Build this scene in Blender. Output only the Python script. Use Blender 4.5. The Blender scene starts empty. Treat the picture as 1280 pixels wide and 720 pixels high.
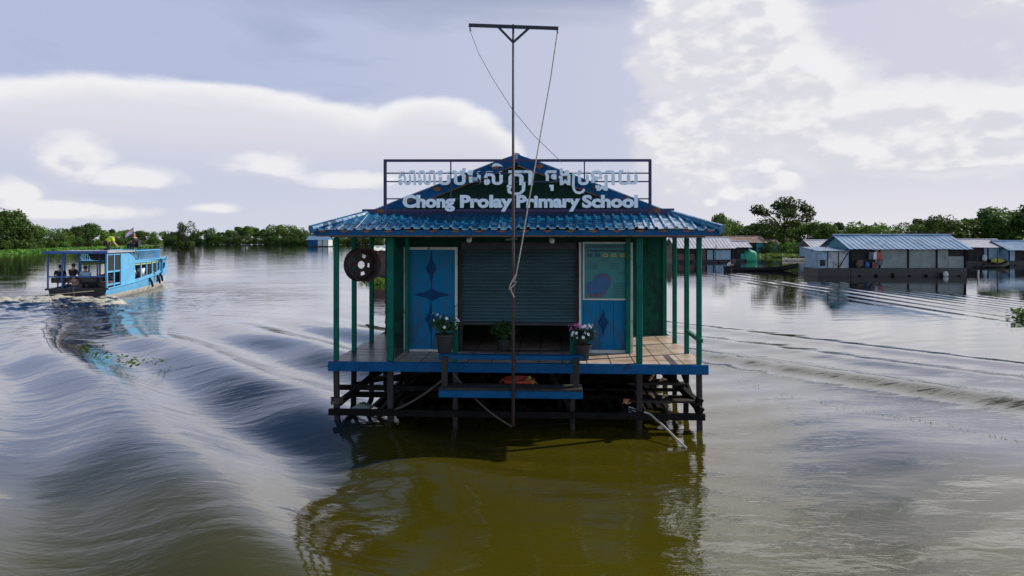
import bpy, bmesh, math, random
import numpy as np
from mathutils import Vector, Matrix, Euler
R = math.radians
random.seed(7)
scene = bpy.context.scene
COL = scene.collection
F, CX, HY, H = 900.0, 640.0, 299.0, 3.33      # focal (px of the 1280 photo), horizon row, eye height

def at(px, py, Y):
    return Vector(((px - CX) / F * Y, Y, H - (py - HY) / F * Y))
def wat(px, py):                               # point on the water plane
    return at(px, py, F * H / (py - HY))

# ------------------------------------------------------------------ materials
def nodes_of(m):
    m.use_nodes = True
    nt = m.node_tree
    return nt, nt.nodes, nt.links
MATS = {}
def mat(name, col, rough=0.6, var=0.25, scale=6.0, bump=0.15, metal=0.0, wear=None, wear_amt=0.0, wear_scale=3.0,
        stretch=(1, 1, 1), bscale=None, spec=0.5):
    if name in MATS: return MATS[name]
    m = bpy.data.materials.new(name); nt, N, L = nodes_of(m)
    b = N['Principled BSDF']; b.inputs['Roughness'].default_value = rough; b.inputs['Metallic'].default_value = metal
    b.inputs['Specular IOR Level'].default_value = spec
    tc = N.new('ShaderNodeTexCoord'); mp = N.new('ShaderNodeMapping'); mp.inputs['Scale'].default_value = stretch
    L.new(tc.outputs['Object'], mp.inputs['Vector'])
    no = N.new('ShaderNodeTexNoise'); no.inputs['Scale'].default_value = scale; no.inputs['Detail'].default_value = 6
    no.inputs['Roughness'].default_value = 0.65
    L.new(mp.outputs['Vector'], no.inputs['Vector'])
    rp = N.new('ShaderNodeValToRGB')
    c = np.array(col)
    rp.color_ramp.elements[0].position = 0.3; rp.color_ramp.elements[1].position = 0.72
    rp.color_ramp.elements[0].color = (*np.clip(c * (1 - var), 0, 1), 1); rp.color_ramp.elements[1].color = (*np.clip(c * (1 + var), 0, 1), 1)
    L.new(no.outputs['Fac'], rp.inputs['Fac'])
    out = rp.outputs['Color']
    if wear:
        n2 = N.new('ShaderNodeTexNoise'); n2.inputs['Scale'].default_value = wear_scale; n2.inputs['Detail'].default_value = 9
        n2.inputs['Roughness'].default_value = 0.75
        L.new(mp.outputs['Vector'], n2.inputs['Vector'])
        r2 = N.new('ShaderNodeValToRGB'); t = 0.66 - 0.3 * wear_amt
        r2.color_ramp.elements[0].position = t; r2.color_ramp.elements[1].position = t + 0.07
        L.new(n2.outputs['Fac'], r2.inputs['Fac'])
        mx = N.new('ShaderNodeMixRGB'); mx.inputs['Color2'].default_value = (*wear, 1)
        L.new(r2.outputs['Color'], mx.inputs['Fac']); L.new(out, mx.inputs['Color1']); out = mx.outputs['Color']
    L.new(out, b.inputs['Base Color'])
    if bump:
        n3 = N.new('ShaderNodeTexNoise'); n3.inputs['Scale'].default_value = bscale or scale * 4; n3.inputs['Detail'].default_value = 5
        L.new(mp.outputs['Vector'], n3.inputs['Vector'])
        bp = N.new('ShaderNodeBump'); bp.inputs['Strength'].default_value = bump; bp.inputs['Distance'].default_value = 0.02
        L.new(n3.outputs['Fac'], bp.inputs['Height']); L.new(bp.outputs['Normal'], b.inputs['Normal'])
    MATS[name] = m
    return m

def foliage_mat(name, c1, c2, trans=0.35):
    m = bpy.data.materials.new(name); nt, N, L = nodes_of(m)
    b = N['Principled BSDF']; b.inputs['Roughness'].default_value = 0.55; b.inputs['Specular IOR Level'].default_value = 0.25
    tc = N.new('ShaderNodeTexCoord'); no = N.new('ShaderNodeTexNoise'); no.inputs['Scale'].default_value = 0.9; no.inputs['Detail'].default_value = 4
    L.new(tc.outputs['Object'], no.inputs['Vector'])
    rp = N.new('ShaderNodeValToRGB'); rp.color_ramp.elements[0].position = 0.32; rp.color_ramp.elements[1].position = 0.7
    rp.color_ramp.elements[0].color = (*c1, 1); rp.color_ramp.elements[1].color = (*c2, 1)
    L.new(no.outputs['Fac'], rp.inputs['Fac'])
    oi = N.new('ShaderNodeObjectInfo'); hs = N.new('ShaderNodeHueSaturation')
    mr = N.new('ShaderNodeMapRange'); mr.inputs['To Min'].default_value = 0.7; mr.inputs['To Max'].default_value = 1.25
    L.new(oi.outputs['Random'], mr.inputs['Value']); L.new(mr.outputs['Result'], hs.inputs['Value'])
    mr2 = N.new('ShaderNodeMapRange'); mr2.inputs['To Min'].default_value = 0.475; mr2.inputs['To Max'].default_value = 0.515
    L.new(oi.outputs['Random'], mr2.inputs['Value']); L.new(mr2.outputs['Result'], hs.inputs['Hue'])
    L.new(rp.outputs['Color'], hs.inputs['Color']); L.new(hs.outputs['Color'], b.inputs['Base Color'])
    tr = N.new('ShaderNodeBsdfTranslucent'); L.new(hs.outputs['Color'], tr.inputs['Color'])
    mx = N.new('ShaderNodeMixShader'); mx.inputs['Fac'].default_value = trans
    L.new(b.outputs['BSDF'], mx.inputs[1]); L.new(tr.outputs['BSDF'], mx.inputs[2])
    L.new(mx.outputs['Shader'], N['Material Output'].inputs['Surface'])
    return m

def tile_mat(name):
    m = bpy.data.materials.new(name); nt, N, L = nodes_of(m)
    b = N['Principled BSDF']; b.inputs['Roughness'].default_value = 0.45
    tc = N.new('ShaderNodeTexCoord')
    br = N.new('ShaderNodeTexBrick'); br.offset = 0.0; br.squash = 1.0
    br.inputs['Scale'].default_value = 1.0; br.inputs['Brick Width'].default_value = 0.42; br.inputs['Row Height'].default_value = 0.42
    br.inputs['Mortar Size'].default_value = 0.012; br.inputs['Mortar Smooth'].default_value = 0.2
    br.inputs['Color1'].default_value = (0.52, 0.40, 0.30, 1); br.inputs['Color2'].default_value = (0.44, 0.34, 0.26, 1); br.inputs['Mortar'].default_value = (0.07, 0.045, 0.03, 1)
    L.new(tc.outputs['Object'], br.inputs['Vector'])
    no = N.new('ShaderNodeTexNoise'); no.inputs['Scale'].default_value = 3.0; no.inputs['Detail'].default_value = 8
    L.new(tc.outputs['Object'], no.inputs['Vector'])
    rp = N.new('ShaderNodeValToRGB'); rp.color_ramp.elements[0].position = 0.35; rp.color_ramp.elements[0].color = (0.55, 0.5, 0.45, 1)
    rp.color_ramp.elements[1].position = 0.65; rp.color_ramp.elements[1].color = (1, 1, 1, 1)
    L.new(no.outputs['Fac'], rp.inputs['Fac'])
    mx = N.new('ShaderNodeMixRGB'); mx.blend_type = 'MULTIPLY'; mx.inputs['Fac'].default_value = 0.8
    L.new(br.outputs['Color'], mx.inputs['Color1']); L.new(rp.outputs['Color'], mx.inputs['Color2'])
    L.new(mx.outputs['Color'], b.inputs['Base Color'])
    return m

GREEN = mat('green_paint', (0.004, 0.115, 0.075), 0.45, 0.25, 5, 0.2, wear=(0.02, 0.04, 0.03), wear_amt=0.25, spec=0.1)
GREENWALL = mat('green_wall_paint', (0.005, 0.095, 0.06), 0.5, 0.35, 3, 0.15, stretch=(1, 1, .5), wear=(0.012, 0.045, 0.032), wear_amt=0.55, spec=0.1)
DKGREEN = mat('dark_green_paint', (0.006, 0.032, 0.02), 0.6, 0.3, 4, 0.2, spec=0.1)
BLUE = mat('blue_paint', (0.003, 0.078, 0.20), 0.45, 0.3, 5, 0.25, wear=(0.02, 0.05, 0.10), wear_amt=0.35, wear_scale=5, spec=0.1)
DOORBLUE = mat('door_blue_paint', (0.003, 0.15, 0.31), 0.5, 0.22, 3, 0.15, stretch=(1.6, 1, 0.35), wear=(0.03, 0.10, 0.17), wear_amt=0.5, spec=0.1)
DIAMOND = mat('dark_blue_motif', (0.003, 0.045, 0.13), 0.5, 0.3, 6, 0.1, spec=0.1)
ROOFBLUE = mat('roof_blue_metal', (0.010, 0.125, 0.25), 0.17, 0.4, 3, 0.15, metal=0.0, wear=(0.05, 0.12, 0.17), wear_amt=0.35, wear_scale=2.5, spec=0.9)
ROOFBLUE.node_tree.nodes['Principled BSDF'].inputs['IOR'].default_value = 1.8
RUSTWOOD = mat('rusty_wood', (0.20, 0.085, 0.035), 0.8, 0.5, 10, 0.4)
GREYWOOD = mat('weathered_wood', (0.040, 0.035, 0.032), 0.75, 0.45, 5, 0.5, stretch=(1, 1, 0.3), spec=0.1)
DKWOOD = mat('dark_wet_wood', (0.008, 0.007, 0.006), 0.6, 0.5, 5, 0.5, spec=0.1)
PLANK = mat('grey_deck_planks', (0.05, 0.047, 0.045), 0.32, 0.5, 3, 0.4, stretch=(0.4, 3, 1))
WHITE = mat('worn_white_paint', (0.52, 0.54, 0.50), 0.6, 0.15, 4, 0.2, wear=(0.22, 0.2, 0.15), wear_amt=0.3, spec=0.1)
SHUTTER = mat('grey_blue_shutter_metal', (0.05, 0.095, 0.105), 0.42, 0.25, 3, 0.1, metal=0.3, stretch=(0.3, 1, 1), spec=0.1)
DARKMETAL = mat('dark_steel', (0.025, 0.024, 0.03), 0.5, 0.3, 5, 0.2, metal=0.3)
NAVYSTEEL = mat('navy_painted_steel', (0.014, 0.014, 0.075), 0.5, 0.3, 5, 0.2)
POLE = mat('rusty_brown_pole', (0.055, 0.035, 0.032), 0.6, 0.35, 8, 0.2, wear=(0.13, 0.065, 0.045), wear_amt=0.3)
LETTER = mat('pale_blue_letters', (0.70, 0.82, 0.87), 0.5, 0.12, 8, 0.1)
RUST = mat('dark_rust', (0.05, 0.032, 0.025), 0.7, 0.5, 8, 0.4, metal=0.2)
TEAL = mat('teal_poster', (0.006, 0.17, 0.17), 0.4, 0.12, 2, 0.0)
INK = mat('dark_print', (0.008, 0.06, 0.075), 0.5, 0.1, 2, 0.0)
LAKE = mat('blue_print', (0.012, 0.09, 0.22), 0.5, 0.25, 6, 0.0)
YELLOWINK = mat('yellow_print', (0.35, 0.36, 0.05), 0.5, 0.1, 2, 0.0)
REDINK = mat('red_print', (0.16, 0.05, 0.035), 0.5, 0.1, 2, 0.0)
ROPE = mat('pale_rope', (0.42, 0.37, 0.31), 0.8, 0.3, 30, 0.4)
DKROPE = mat('brown_rope', (0.085, 0.065, 0.05), 0.85, 0.4, 30, 0.4)
WIRE = mat('thin_grey_wire', (0.18, 0.17, 0.19), 0.5, 0.2, 30, 0.0)
POT = mat('dark_pot', (0.014, 0.014, 0.015), 0.6, 0.3, 8, 0.2)
SOIL = mat('soil', (0.05, 0.035, 0.02), 0.9, 0.4, 20, 0.5)
LEAF = foliage_mat('pot_leaf', (0.02, 0.06, 0.012), (0.05, 0.12, 0.03))
PWHITE = mat('white_petal', (0.75, 0.72, 0.74), 0.6, 0.1, 8, 0.0)
PPINK = mat('pink_petal', (0.55, 0.12, 0.35), 0.6, 0.2, 8, 0.0)
RED = mat('red_plastic', (0.45, 0.05, 0.02), 0.45, 0.25, 5, 0.1)
YELLOW = mat('yellow_plastic', (0.36, 0.34, 0.06), 0.5, 0.2, 5, 0.1)
ORANGE = mat('orange_plastic', (0.6, 0.22, 0.09), 0.5, 0.2, 5, 0.1)
FOAMW = mat('pale_polystyrene', (0.42, 0.5, 0.42), 0.8, 0.3, 6, 0.5)
TOURBLUE = mat('sky_blue_boat_paint', (0.085, 0.34, 0.56), 0.4, 0.2, 1.5, 0.1, wear=(0.15, 0.33, 0.46), wear_amt=0.25)
TOURDK = mat('dark_navy_boat_paint', (0.02, 0.09, 0.28), 0.45, 0.3, 2, 0.1)
HULLDARK = mat('black_hull', (0.010, 0.010, 0.011), 0.5, 0.4, 3, 0.2)
HULLWHITE = mat('cream_hull', (0.60, 0.55, 0.46), 0.5, 0.2, 2, 0.1, wear=(0.3, 0.24, 0.15), wear_amt=0.3)
CANVAS = mat('grey_canopy', (0.30, 0.30, 0.34), 0.7, 0.2, 2, 0.1)
CURTAIN = mat('pale_green_curtain', (0.35, 0.42, 0.12), 0.8, 0.2, 4, 0.2)
SKIN = mat('skin', (0.36, 0.19, 0.12), 0.55, 0.12, 5, 0.0)
HAIRM = mat('black_hair', (0.012, 0.010, 0.010), 0.6, 0.3, 30, 0.2)
HIVIS = mat('lime_cloth', (0.52, 0.62, 0.04), 0.8, 0.12, 5, 0.2)
BLACKCLOTH = mat('black_cloth', (0.014, 0.014, 0.017), 0.85, 0.3, 5, 0.2)
WHITECLOTH = mat('white_cloth', (0.62, 0.62, 0.64), 0.85, 0.1, 5, 0.2)
BLUECLOTH = mat('pale_blue_cloth', (0.30, 0.46, 0.60), 0.85, 0.1, 5, 0.2)
GREYCLOTH = mat('grey_cloth', (0.10, 0.10, 0.115), 0.85, 0.2, 5, 0.2)
TARP = mat('green_tarp', (0.01, 0.28, 0.15), 0.5, 0.3, 2, 0.5)
RUSTROOF = mat('rusty_roof', (0.17, 0.10, 0.075), 0.6, 0.4, 0.8, 0.3, wear=(0.32, 0.29, 0.26), wear_amt=0.35, wear_scale=1)
PALEROOF = mat('pale_zinc_roof', (0.36, 0.36, 0.40), 0.4, 0.25, 0.8, 0.3, wear=(0.28, 0.2, 0.15), wear_amt=0.25, wear_scale=1)
BLUEROOF = mat('blue_zinc_roof', (0.10, 0.19, 0.31), 0.32, 0.3, 0.8, 0.2, wear=(0.16, 0.25, 0.36), wear_amt=0.5, wear_scale=1.2)
HOUSEGREY = mat('grey_sheet_wall', (0.19, 0.22, 0.205), 0.6, 0.3, 1.2, 0.2, wear=(0.14, 0.12, 0.10), wear_amt=0.35, wear_scale=1)
HOUSEBLUE = mat('pale_blue_sheet_wall', (0.22, 0.33, 0.40), 0.6, 0.25, 1.2, 0.2, wear=(0.25, 0.28, 0.28), wear_amt=0.3, wear_scale=1)
HOUSETEAL = mat('teal_sheet_wall', (0.03, 0.22, 0.26), 0.6, 0.25, 1.2, 0.2, wear=(0.08, 0.15, 0.16), wear_amt=0.35, wear_scale=1)
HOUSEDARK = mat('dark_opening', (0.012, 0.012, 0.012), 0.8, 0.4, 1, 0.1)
PANEL = mat('pale_panel_sheet', (0.34, 0.38, 0.39), 0.6, 0.25, 1.2, 0.2, wear=(0.2, 0.2, 0.19), wear_amt=0.4, wear_scale=1.2)
BROWNWALL = mat('brown_board_wall', (0.10, 0.05, 0.04), 0.7, 0.4, 2, 0.2)
BARK = mat('bark', (0.06, 0.048, 0.035), 0.85, 0.4, 3, 0.4)
MUD = mat('bank_mud', (0.06, 0.06, 0.025), 0.9, 0.5, 0.1, 0.3, wear=(0.04, 0.08, 0.02), wear_amt=0.7, wear_scale=0.08)
TILE = tile_mat('beige_floor_tiles')
TREE1 = foliage_mat('tree_leaves', (0.025, 0.062, 0.012), (0.085, 0.155, 0.022))
TREE2 = foliage_mat('tree_leaves_light', (0.045, 0.10, 0.015), (0.15, 0.24, 0.03))
WEED = foliage_mat('weed_leaves', (0.06, 0.14, 0.02), (0.15, 0.26, 0.04))

# ------------------------------------------------------------------ mesh builder
class MB:
    def __init__(s): s.bm = bmesh.new()
    def box(s, c, d, rot=None):
        M = Matrix.Translation(Vector(c)) @ ((rot.to_matrix().to_4x4() if isinstance(rot, Euler) else rot) if rot else Matrix.Identity(4)) @ Matrix.Diagonal((d[0], d[1], d[2], 1))
        bmesh.ops.create_cube(s.bm, size=1, matrix=M); return s
    def span(s, a, b):                       # box between two corners
        a, b = Vector(a), Vector(b)
        return s.box((a + b) / 2, [abs(q) for q in (b - a)])
    def bar(s, a, b, w, t, up=(0, 0, 1)):    # square bar from a to b
        a, b = Vector(a), Vector(b); d = b - a; L = d.length
        z = d.normalized(); u = Vector(up)
        if abs(z.dot(u)) > 0.98: u = Vector((0, 1, 0))
        x = u.cross(z).normalized(); y = z.cross(x)
        M = Matrix((x, y, z)).transposed().to_4x4(); M.translation = (a + b) / 2
        bmesh.ops.create_cube(s.bm, size=1, matrix=M @ Matrix.Diagonal((w, t, L, 1))); return s
    def tube(s, pts, r, n=8, cap=True):
        pts = [Vector(p) for p in pts]; rings = []
        rr = r if hasattr(r, '__len__') else [r] * len(pts)
        up = Vector((0.13, 0.31, 0.94))
        for i, p in enumerate(pts):
            d = (pts[min(i + 1, len(pts) - 1)] - pts[max(i - 1, 0)]).normalized()
            if abs(d.dot(up)) > 0.97: up2 = Vector((1, 0.1, 0))
            else: up2 = up
            x = up2.cross(d).normalized(); y = d.cross(x)
            rings.append([s.bm.verts.new(p + (x * math.cos(2 * math.pi * k / n) + y * math.sin(2 * math.pi * k / n)) * rr[i]) for k in range(n)])
        for a, b in zip(rings, rings[1:]):
            for k in range(n): s.bm.faces.new((a[k], a[(k + 1) % n], b[(k + 1) % n], b[k]))
        if cap:
            s.bm.faces.new(list(reversed(rings[0]))); s.bm.faces.new(rings[-1])
        return s
    def lathe(s, prof, n=24, M=None):
        M = M or Matrix.Identity(4); rings = []
        for r, z in prof:
            rings.append([s.bm.verts.new(M @ Vector((r * math.cos(2 * math.pi * k / n), r * math.sin(2 * math.pi * k / n), z))) for k in range(n)])
        for a, b in zip(rings, rings[1:]):
            for k in range(n): s.bm.faces.new((a[k], a[(k + 1) % n], b[(k + 1) % n], b[k]))
        s.bm.faces.new(list(reversed(rings[0]))); s.bm.faces.new(rings[-1]); return s
    def prism(s, pts, vec):
        vec = Vector(vec); a = [s.bm.verts.new(Vector(p)) for p in pts]; b = [s.bm.verts.new(Vector(p) + vec) for p in pts]
        s.bm.faces.new(a); s.bm.faces.new(list(reversed(b))); n = len(a)
        for i in range(n): s.bm.faces.new((a[i], b[i], b[(i + 1) % n], a[(i + 1) % n]))
        return s
    def grid(s, P, thick=None):              # P[i][j] points; optional thickness downwards
        n, m = len(P), len(P[0])
        V = [[s.bm.verts.new(p) for p in row] for row in P]
        for i in range(n - 1):
            for j in range(m - 1):
                try: s.bm.faces.new((V[i][j], V[i + 1][j], V[i + 1][j + 1], V[i][j + 1]))
                except ValueError: pass
        if thick:
            t = Vector(thick); W = [[s.bm.verts.new(Vector(p) + t) for p in row] for row in P]
            for i in range(n - 1):
                for j in range(m - 1): s.bm.faces.new((W[i][j], W[i][j + 1], W[i + 1][j + 1], W[i + 1][j]))
            for i in range(n - 1):
                s.bm.faces.new((V[i][0], W[i][0], W[i + 1][0], V[i + 1][0])); s.bm.faces.new((V[i + 1][m - 1], W[i + 1][m - 1], W[i][m - 1], V[i][m - 1]))
            for j in range(m - 1):
                s.bm.faces.new((V[0][j + 1], W[0][j + 1], W[0][j], V[0][j])); s.bm.faces.new((V[n - 1][j], W[n - 1][j], W[n - 1][j + 1], V[n - 1][j + 1]))
        return s
    def blob(s, c, r, sub=2, jit=0.12, seed=0):
        rnd = random.Random(seed); r = Vector(r) if hasattr(r, '__len__') else Vector((r, r, r))
        g = bmesh.ops.create_icosphere(s.bm, subdivisions=sub, radius=1)
        for v in g['verts']:
            k = 1 + rnd.uniform(-jit, jit); v.co = Vector((v.co.x * r.x * k, v.co.y * r.y * k, v.co.z * r.z * k)) + Vector(c)
        return s
    def build(s, name, m, parent=None, smooth=False, bevel=0.0, recalc=True):
        if recalc: bmesh.ops.recalc_face_normals(s.bm, faces=s.bm.faces)
        if bevel:
            bmesh.ops.bevel(s.bm, geom=[e for e in s.bm.edges if len(e.link_faces) == 2 and e.calc_face_angle(0) > 0.5], offset=bevel, segments=1, affect='EDGES', clamp_overlap=True)
        me = bpy.data.meshes.new(name); s.bm.to_mesh(me); s.bm.free()
        if smooth:
            for p in me.polygons: p.use_smooth = True
        if m: me.materials.append(m)
        o = bpy.data.objects.new(name, me); COL.objects.link(o)
        if parent: o.parent = parent
        return o
def lab(o, label=None, cat=None, group=None, kind=None):
    if label: o['label'] = label
    if cat: o['category'] = cat
    if group: o['group'] = group
    if kind: o['kind'] = kind
    return o
def thing(name, label, cat, loc=(0, 0, 0), rz=0.0, group=None):
    o = bpy.data.objects.new(name, None); COL.objects.link(o); o.location = loc; o.rotation_euler = (0, 0, rz); o.empty_display_size = 0.2
    return lab(o, label, cat, group)
def copy_tree(o, parent=None):
    c = o.copy(); COL.objects.link(c)
    if parent: c.parent = parent
    for ch in list(o.children): copy_tree(ch, c)
    return c
def sag(a, b, drop, n=14):
    a, b = Vector(a), Vector(b)
    return [a.lerp(b, i / n) - Vector((0, 0, drop * 4 * (i / n) * (1 - i / n))) for i in range(n + 1)]

# ------------------------------------------------------------------ the floating school
YAW = -R(3.25); D0 = 12.6; RX = 3.5 / 900 * D0
_c, _s = math.cos(-YAW), math.sin(-YAW)
def P(px, py, ly):                            # house-local point seen at a pixel for a known depth in the house
    u = (px - CX) / F
    lx = (u * (D0 + ly * _c) - RX - ly * _s) / (_c + u * _s)
    Y = D0 - lx * _s + ly * _c
    return Vector((lx, ly, H - (py - HY) / F * Y))
SCH_M = Matrix.Translation((RX, D0, 0)) @ Matrix.Rotation(YAW, 4, 'Z')
def SW(v): return SCH_M @ Vector(v)
school = thing('floating_school', 'green and blue floating school building with pale signboard letters over its porch', 'school', (RX, D0, 0), YAW)
DZ = 1.16                                    # deck top
W2 = 3.31; HALLY = 3.8; BACK = 11.5; FRY = 1.25; FL, FR = -2.2, 2.13
# decks
MB().span((FL, 0.03, DZ - 0.05), (W2 - 0.02, HALLY, DZ)).build('tiled_floor', TILE, school)
pm = MB(); y = 0.03
while y < HALLY - 0.02:
    w = min(0.155, HALLY - y); pm.span((-W2 + 0.02, y, DZ - 0.045 - random.uniform(0, 0.004)), (FL - 0.004, y + w - 0.008, DZ - random.uniform(0, 0.006))); y += w
lab(pm.build('plank_floor', PLANK, school), 'grey plank floor of the left porch')
MB().span((-W2, -0.04, DZ - 0.165), (W2 + 0.03, 0.03, DZ + 0.004)).build('edge_beam', BLUE, school, bevel=0.006)
for sx in (-1, 1):
    MB().span((sx * W2 - 0.03, 0.032, DZ - 0.165), (sx * W2 + 0.03, BACK, DZ - 0.05 if sx > 0 else DZ - 0.055)).build('edge_beam', BLUE if sx < 0 else GREYWOOD, school, bevel=0.006)
j = MB()
for k in range(14): j.span((-W2 + 0.05, 0.3 + k * 0.85, DZ - 0.14), (W2 - 0.05, 0.38 + k * 0.85, DZ - 0.055))
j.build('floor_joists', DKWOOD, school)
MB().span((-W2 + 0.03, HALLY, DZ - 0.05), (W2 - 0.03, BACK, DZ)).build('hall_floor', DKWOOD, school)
# posts above and below deck
TOP = 3.36
def post(lx, ly, w=0.10, top=TOP):
    p = MB().span((lx - w / 2, ly - w / 2, DZ - 0.17 if ly > 0.1 else DZ + 0.004), (lx + w / 2, ly + w / 2, top)).build('post', GREEN, school, bevel=0.008)
    return p
def stilt(lx, ly, w=0.10, z0=-0.5, z1=DZ - 0.168, lean=(0, 0)):
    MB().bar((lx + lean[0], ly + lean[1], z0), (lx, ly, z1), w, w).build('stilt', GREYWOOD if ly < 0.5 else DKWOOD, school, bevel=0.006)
for lx in (-3.2, 3.2):
    for ly in (0.09, 1.25, 2.6):
        post(lx, ly, 0.085)
        stilt(lx, ly, 0.09, lean=(random.uniform(-0.03, 0.03), 0))
    for ly in (3.9, 5.6, 7.5, 9.4, 11.3): stilt(lx, ly, 0.1)
for lx, w in ((-2.22, 0.115), (2.17, 0.105)):
    post(lx, 0.09, w); stilt(lx, 0.09, 0.10)
for lx in (-2.2, -0.7, 0.8, 2.2):
    for ly in (1.4, 2.7, 4.2, 6.5, 9): stilt(lx, ly, 0.10)
for px in (568, 716):
    q = P(px, 452, -0.02); q2 = P(px, 413, -0.02)
    MB().span((q.x - 0.045, 0.035, DZ - 0.0), (q.x + 0.045, 0.125, q2.z)).build('newel_post', GREEN, school, bevel=0.006)
    stilt(q.x, 0.1, 0.085)
post(FL + 0.05, FRY - 0.06, 0.07); post(FR - 0.04, FRY - 0.06, 0.09)
# beams at post tops
MB().span((-3.3, 0.03, TOP + 0.003), (3.3, 0.15, TOP + 0.12)).build('porch_beam', GREEN, school, bevel=0.006)
for sx in (-3.2, 3.2): MB().span((sx - 0.045, 0.153, TOP + 0.003), (sx + 0.045, BACK, TOP + 0.11)).build('porch_beam', GREEN, school)
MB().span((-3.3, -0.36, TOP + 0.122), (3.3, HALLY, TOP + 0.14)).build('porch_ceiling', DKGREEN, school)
# rail between the right side posts
a, b = Vector((3.2, 0.14, DZ + 0.42)), Vector((3.2, 2.55, DZ + 0.42))
MB().span((3.17, -0.06, DZ + 0.39), (3.24, 1.2, DZ + 0.46)).build('side_rail', GREEN, school, bevel=0.006)

# walls: lapped horizontal boards
def board_wall(name, x0, x1, y, z0, z1, m, step=0.21, face=-1, holes=()):
    w = MB(); z = z0
    while z < z1 - 0.01:
        t = min(step, z1 - z)
        xs = [(x0, x1)]
        for hx0, hx1, hz0, hz1 in holes:
            if z + t > hz0 + 0.01 and z < hz1 - 0.01:
                nx = []
                for p, q in xs:
                    if hx0 > p: nx.append((p, min(q, hx0)))
                    if hx1 < q: nx.append((max(p, hx1), q))
                xs = nx
        for p, q in xs:
            if q - p > 0.01:
                w.prism([(p, y, z), (p, y + 0.05, z), (p, y + 0.05, z + t), (p, y + 0.014, z + t)], (q - p, 0, 0))
        z += t
    return w.build(name, m, school)
board_wall('hall_front_wall', FR + 0.06, 3.16, HALLY, DZ, TOP + 0.12, GREENWALL, 0.225)
board_wall('hall_front_wall', -3.16, FL - 0.06, HALLY, DZ, TOP + 0.12, GREENWALL, 0.225)
for sx in (-1, 1):
    w = MB()
    z = DZ
    while z < TOP + 0.1:
        w.prism([(sx * 3.2, HALLY, z), (sx * 3.14, HALLY, z), (sx * 3.14, HALLY, z + 0.225), (sx * 3.18, HALLY, z + 0.225)], (0, BACK - HALLY, 0)); z += 0.225
    w.build('hall_side_wall', GREENWALL, school)
MB().span((-3.14, BACK, DZ), (3.14, BACK + 0.05, 4.0)).build('hall_back_wall', GREENWALL, school)
MB().span((3.13, HALLY - 0.03, DZ), (3.22, HALLY + 0.03, TOP + 0.1)).build('corner_trim', GREEN, school)
# front room side walls
for x in (FL, FR):
    w = MB(); z = DZ; s_ = 1 if x > 0 else -1
    while z < TOP + 0.1:
        w.prism([(x, FRY + 0.05, z), (x - s_ * 0.05, FRY + 0.05, z), (x - s_ * 0.05, FRY + 0.05, z + 0.225), (x - s_ * 0.014, FRY + 0.05, z + 0.225)], (0, HALLY - FRY + 0.0, 0)); z += 0.225
    w.build('room_side_wall', GREENWALL, school)
# front wall of the room: openings for door / shutter / panel
dL0, dL1 = P(505, 440, FRY), P(572, 309, FRY)
sh0, sh1 = P(575, 438, FRY), P(722, 303, FRY)
pr0, pr1 = P(724, 439, FRY), P(791, 303, FRY)
Zt = TOP + 0.12
w = MB()
w.span((FL, FRY, DZ), (dL0.x, FRY + 0.05, Zt)); w.span((pr1.x, FRY, DZ), (FR, FRY + 0.05, Zt))
w.span((dL0.x, FRY, dL1.z), (dL1.x, FRY + 0.05, Zt)); w.span((sh0.x, FRY, sh1.z), (sh1.x, FRY + 0.05, Zt)); w.span((sh1.x, FRY, pr1.z), (pr1.x, FRY + 0.05, Zt))
w.span((dL1.x, FRY, DZ), (sh0.x, FRY + 0.05, Zt))
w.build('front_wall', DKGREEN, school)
# left door
door = MB().span((dL0.x + 0.05, FRY + 0.012, DZ + 0.045), (dL1.x - 0.05, FRY + 0.05, dL1.z - 0.055)).build('door', DOORBLUE, school)
fr = MB(); t = 0.05
fr.span((dL0.x, FRY - 0.02, DZ), (dL0.x + t, FRY + 0.05, dL1.z)); fr.span((dL1.x - t, FRY - 0.02, DZ), (dL1.x, FRY + 0.05, dL1.z))
fr.span((dL0.x + t, FRY - 0.02, dL1.z - t), (dL1.x - t, FRY + 0.05, dL1.z)); fr.span((dL0.x + t, FRY - 0.02, DZ), (dL1.x - t, FRY + 0.05, DZ + 0.04))
fr.build('door_frame', WHITE, door)
def diamond(cx, cz, rx, rz, par, y):
    MB().prism([(cx - rx, y, cz), (cx - rx * .35, y, cz + rz * .42), (cx, y, cz + rz), (cx + rx * .35, y, cz + rz * .42), (cx + rx, y, cz), (cx + rx * .35, y, cz - rz * .42), (cx, y, cz - rz), (cx - rx * .35, y, cz - rz * .42)], (0, 0.01, 0)).build('diamond_motif', DIAMOND, par)
for px, py, rx, rz in ((539, 335, 7, 20), (540, 368.5, 25, 8), (538, 399, 7, 18)):
    q = P(px, py, FRY); diamond(q.x, q.z, rx / 65, rz / 65, door, FRY + 0.004)
g = MB().span((P(538.6, 400, FRY).x, FRY + 0.008, DZ + 0.05), (P(539.6, 400, FRY).x, FRY + 0.02, dL1.z - 0.06)).build('door_seam', DIAMOND, door)
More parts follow.
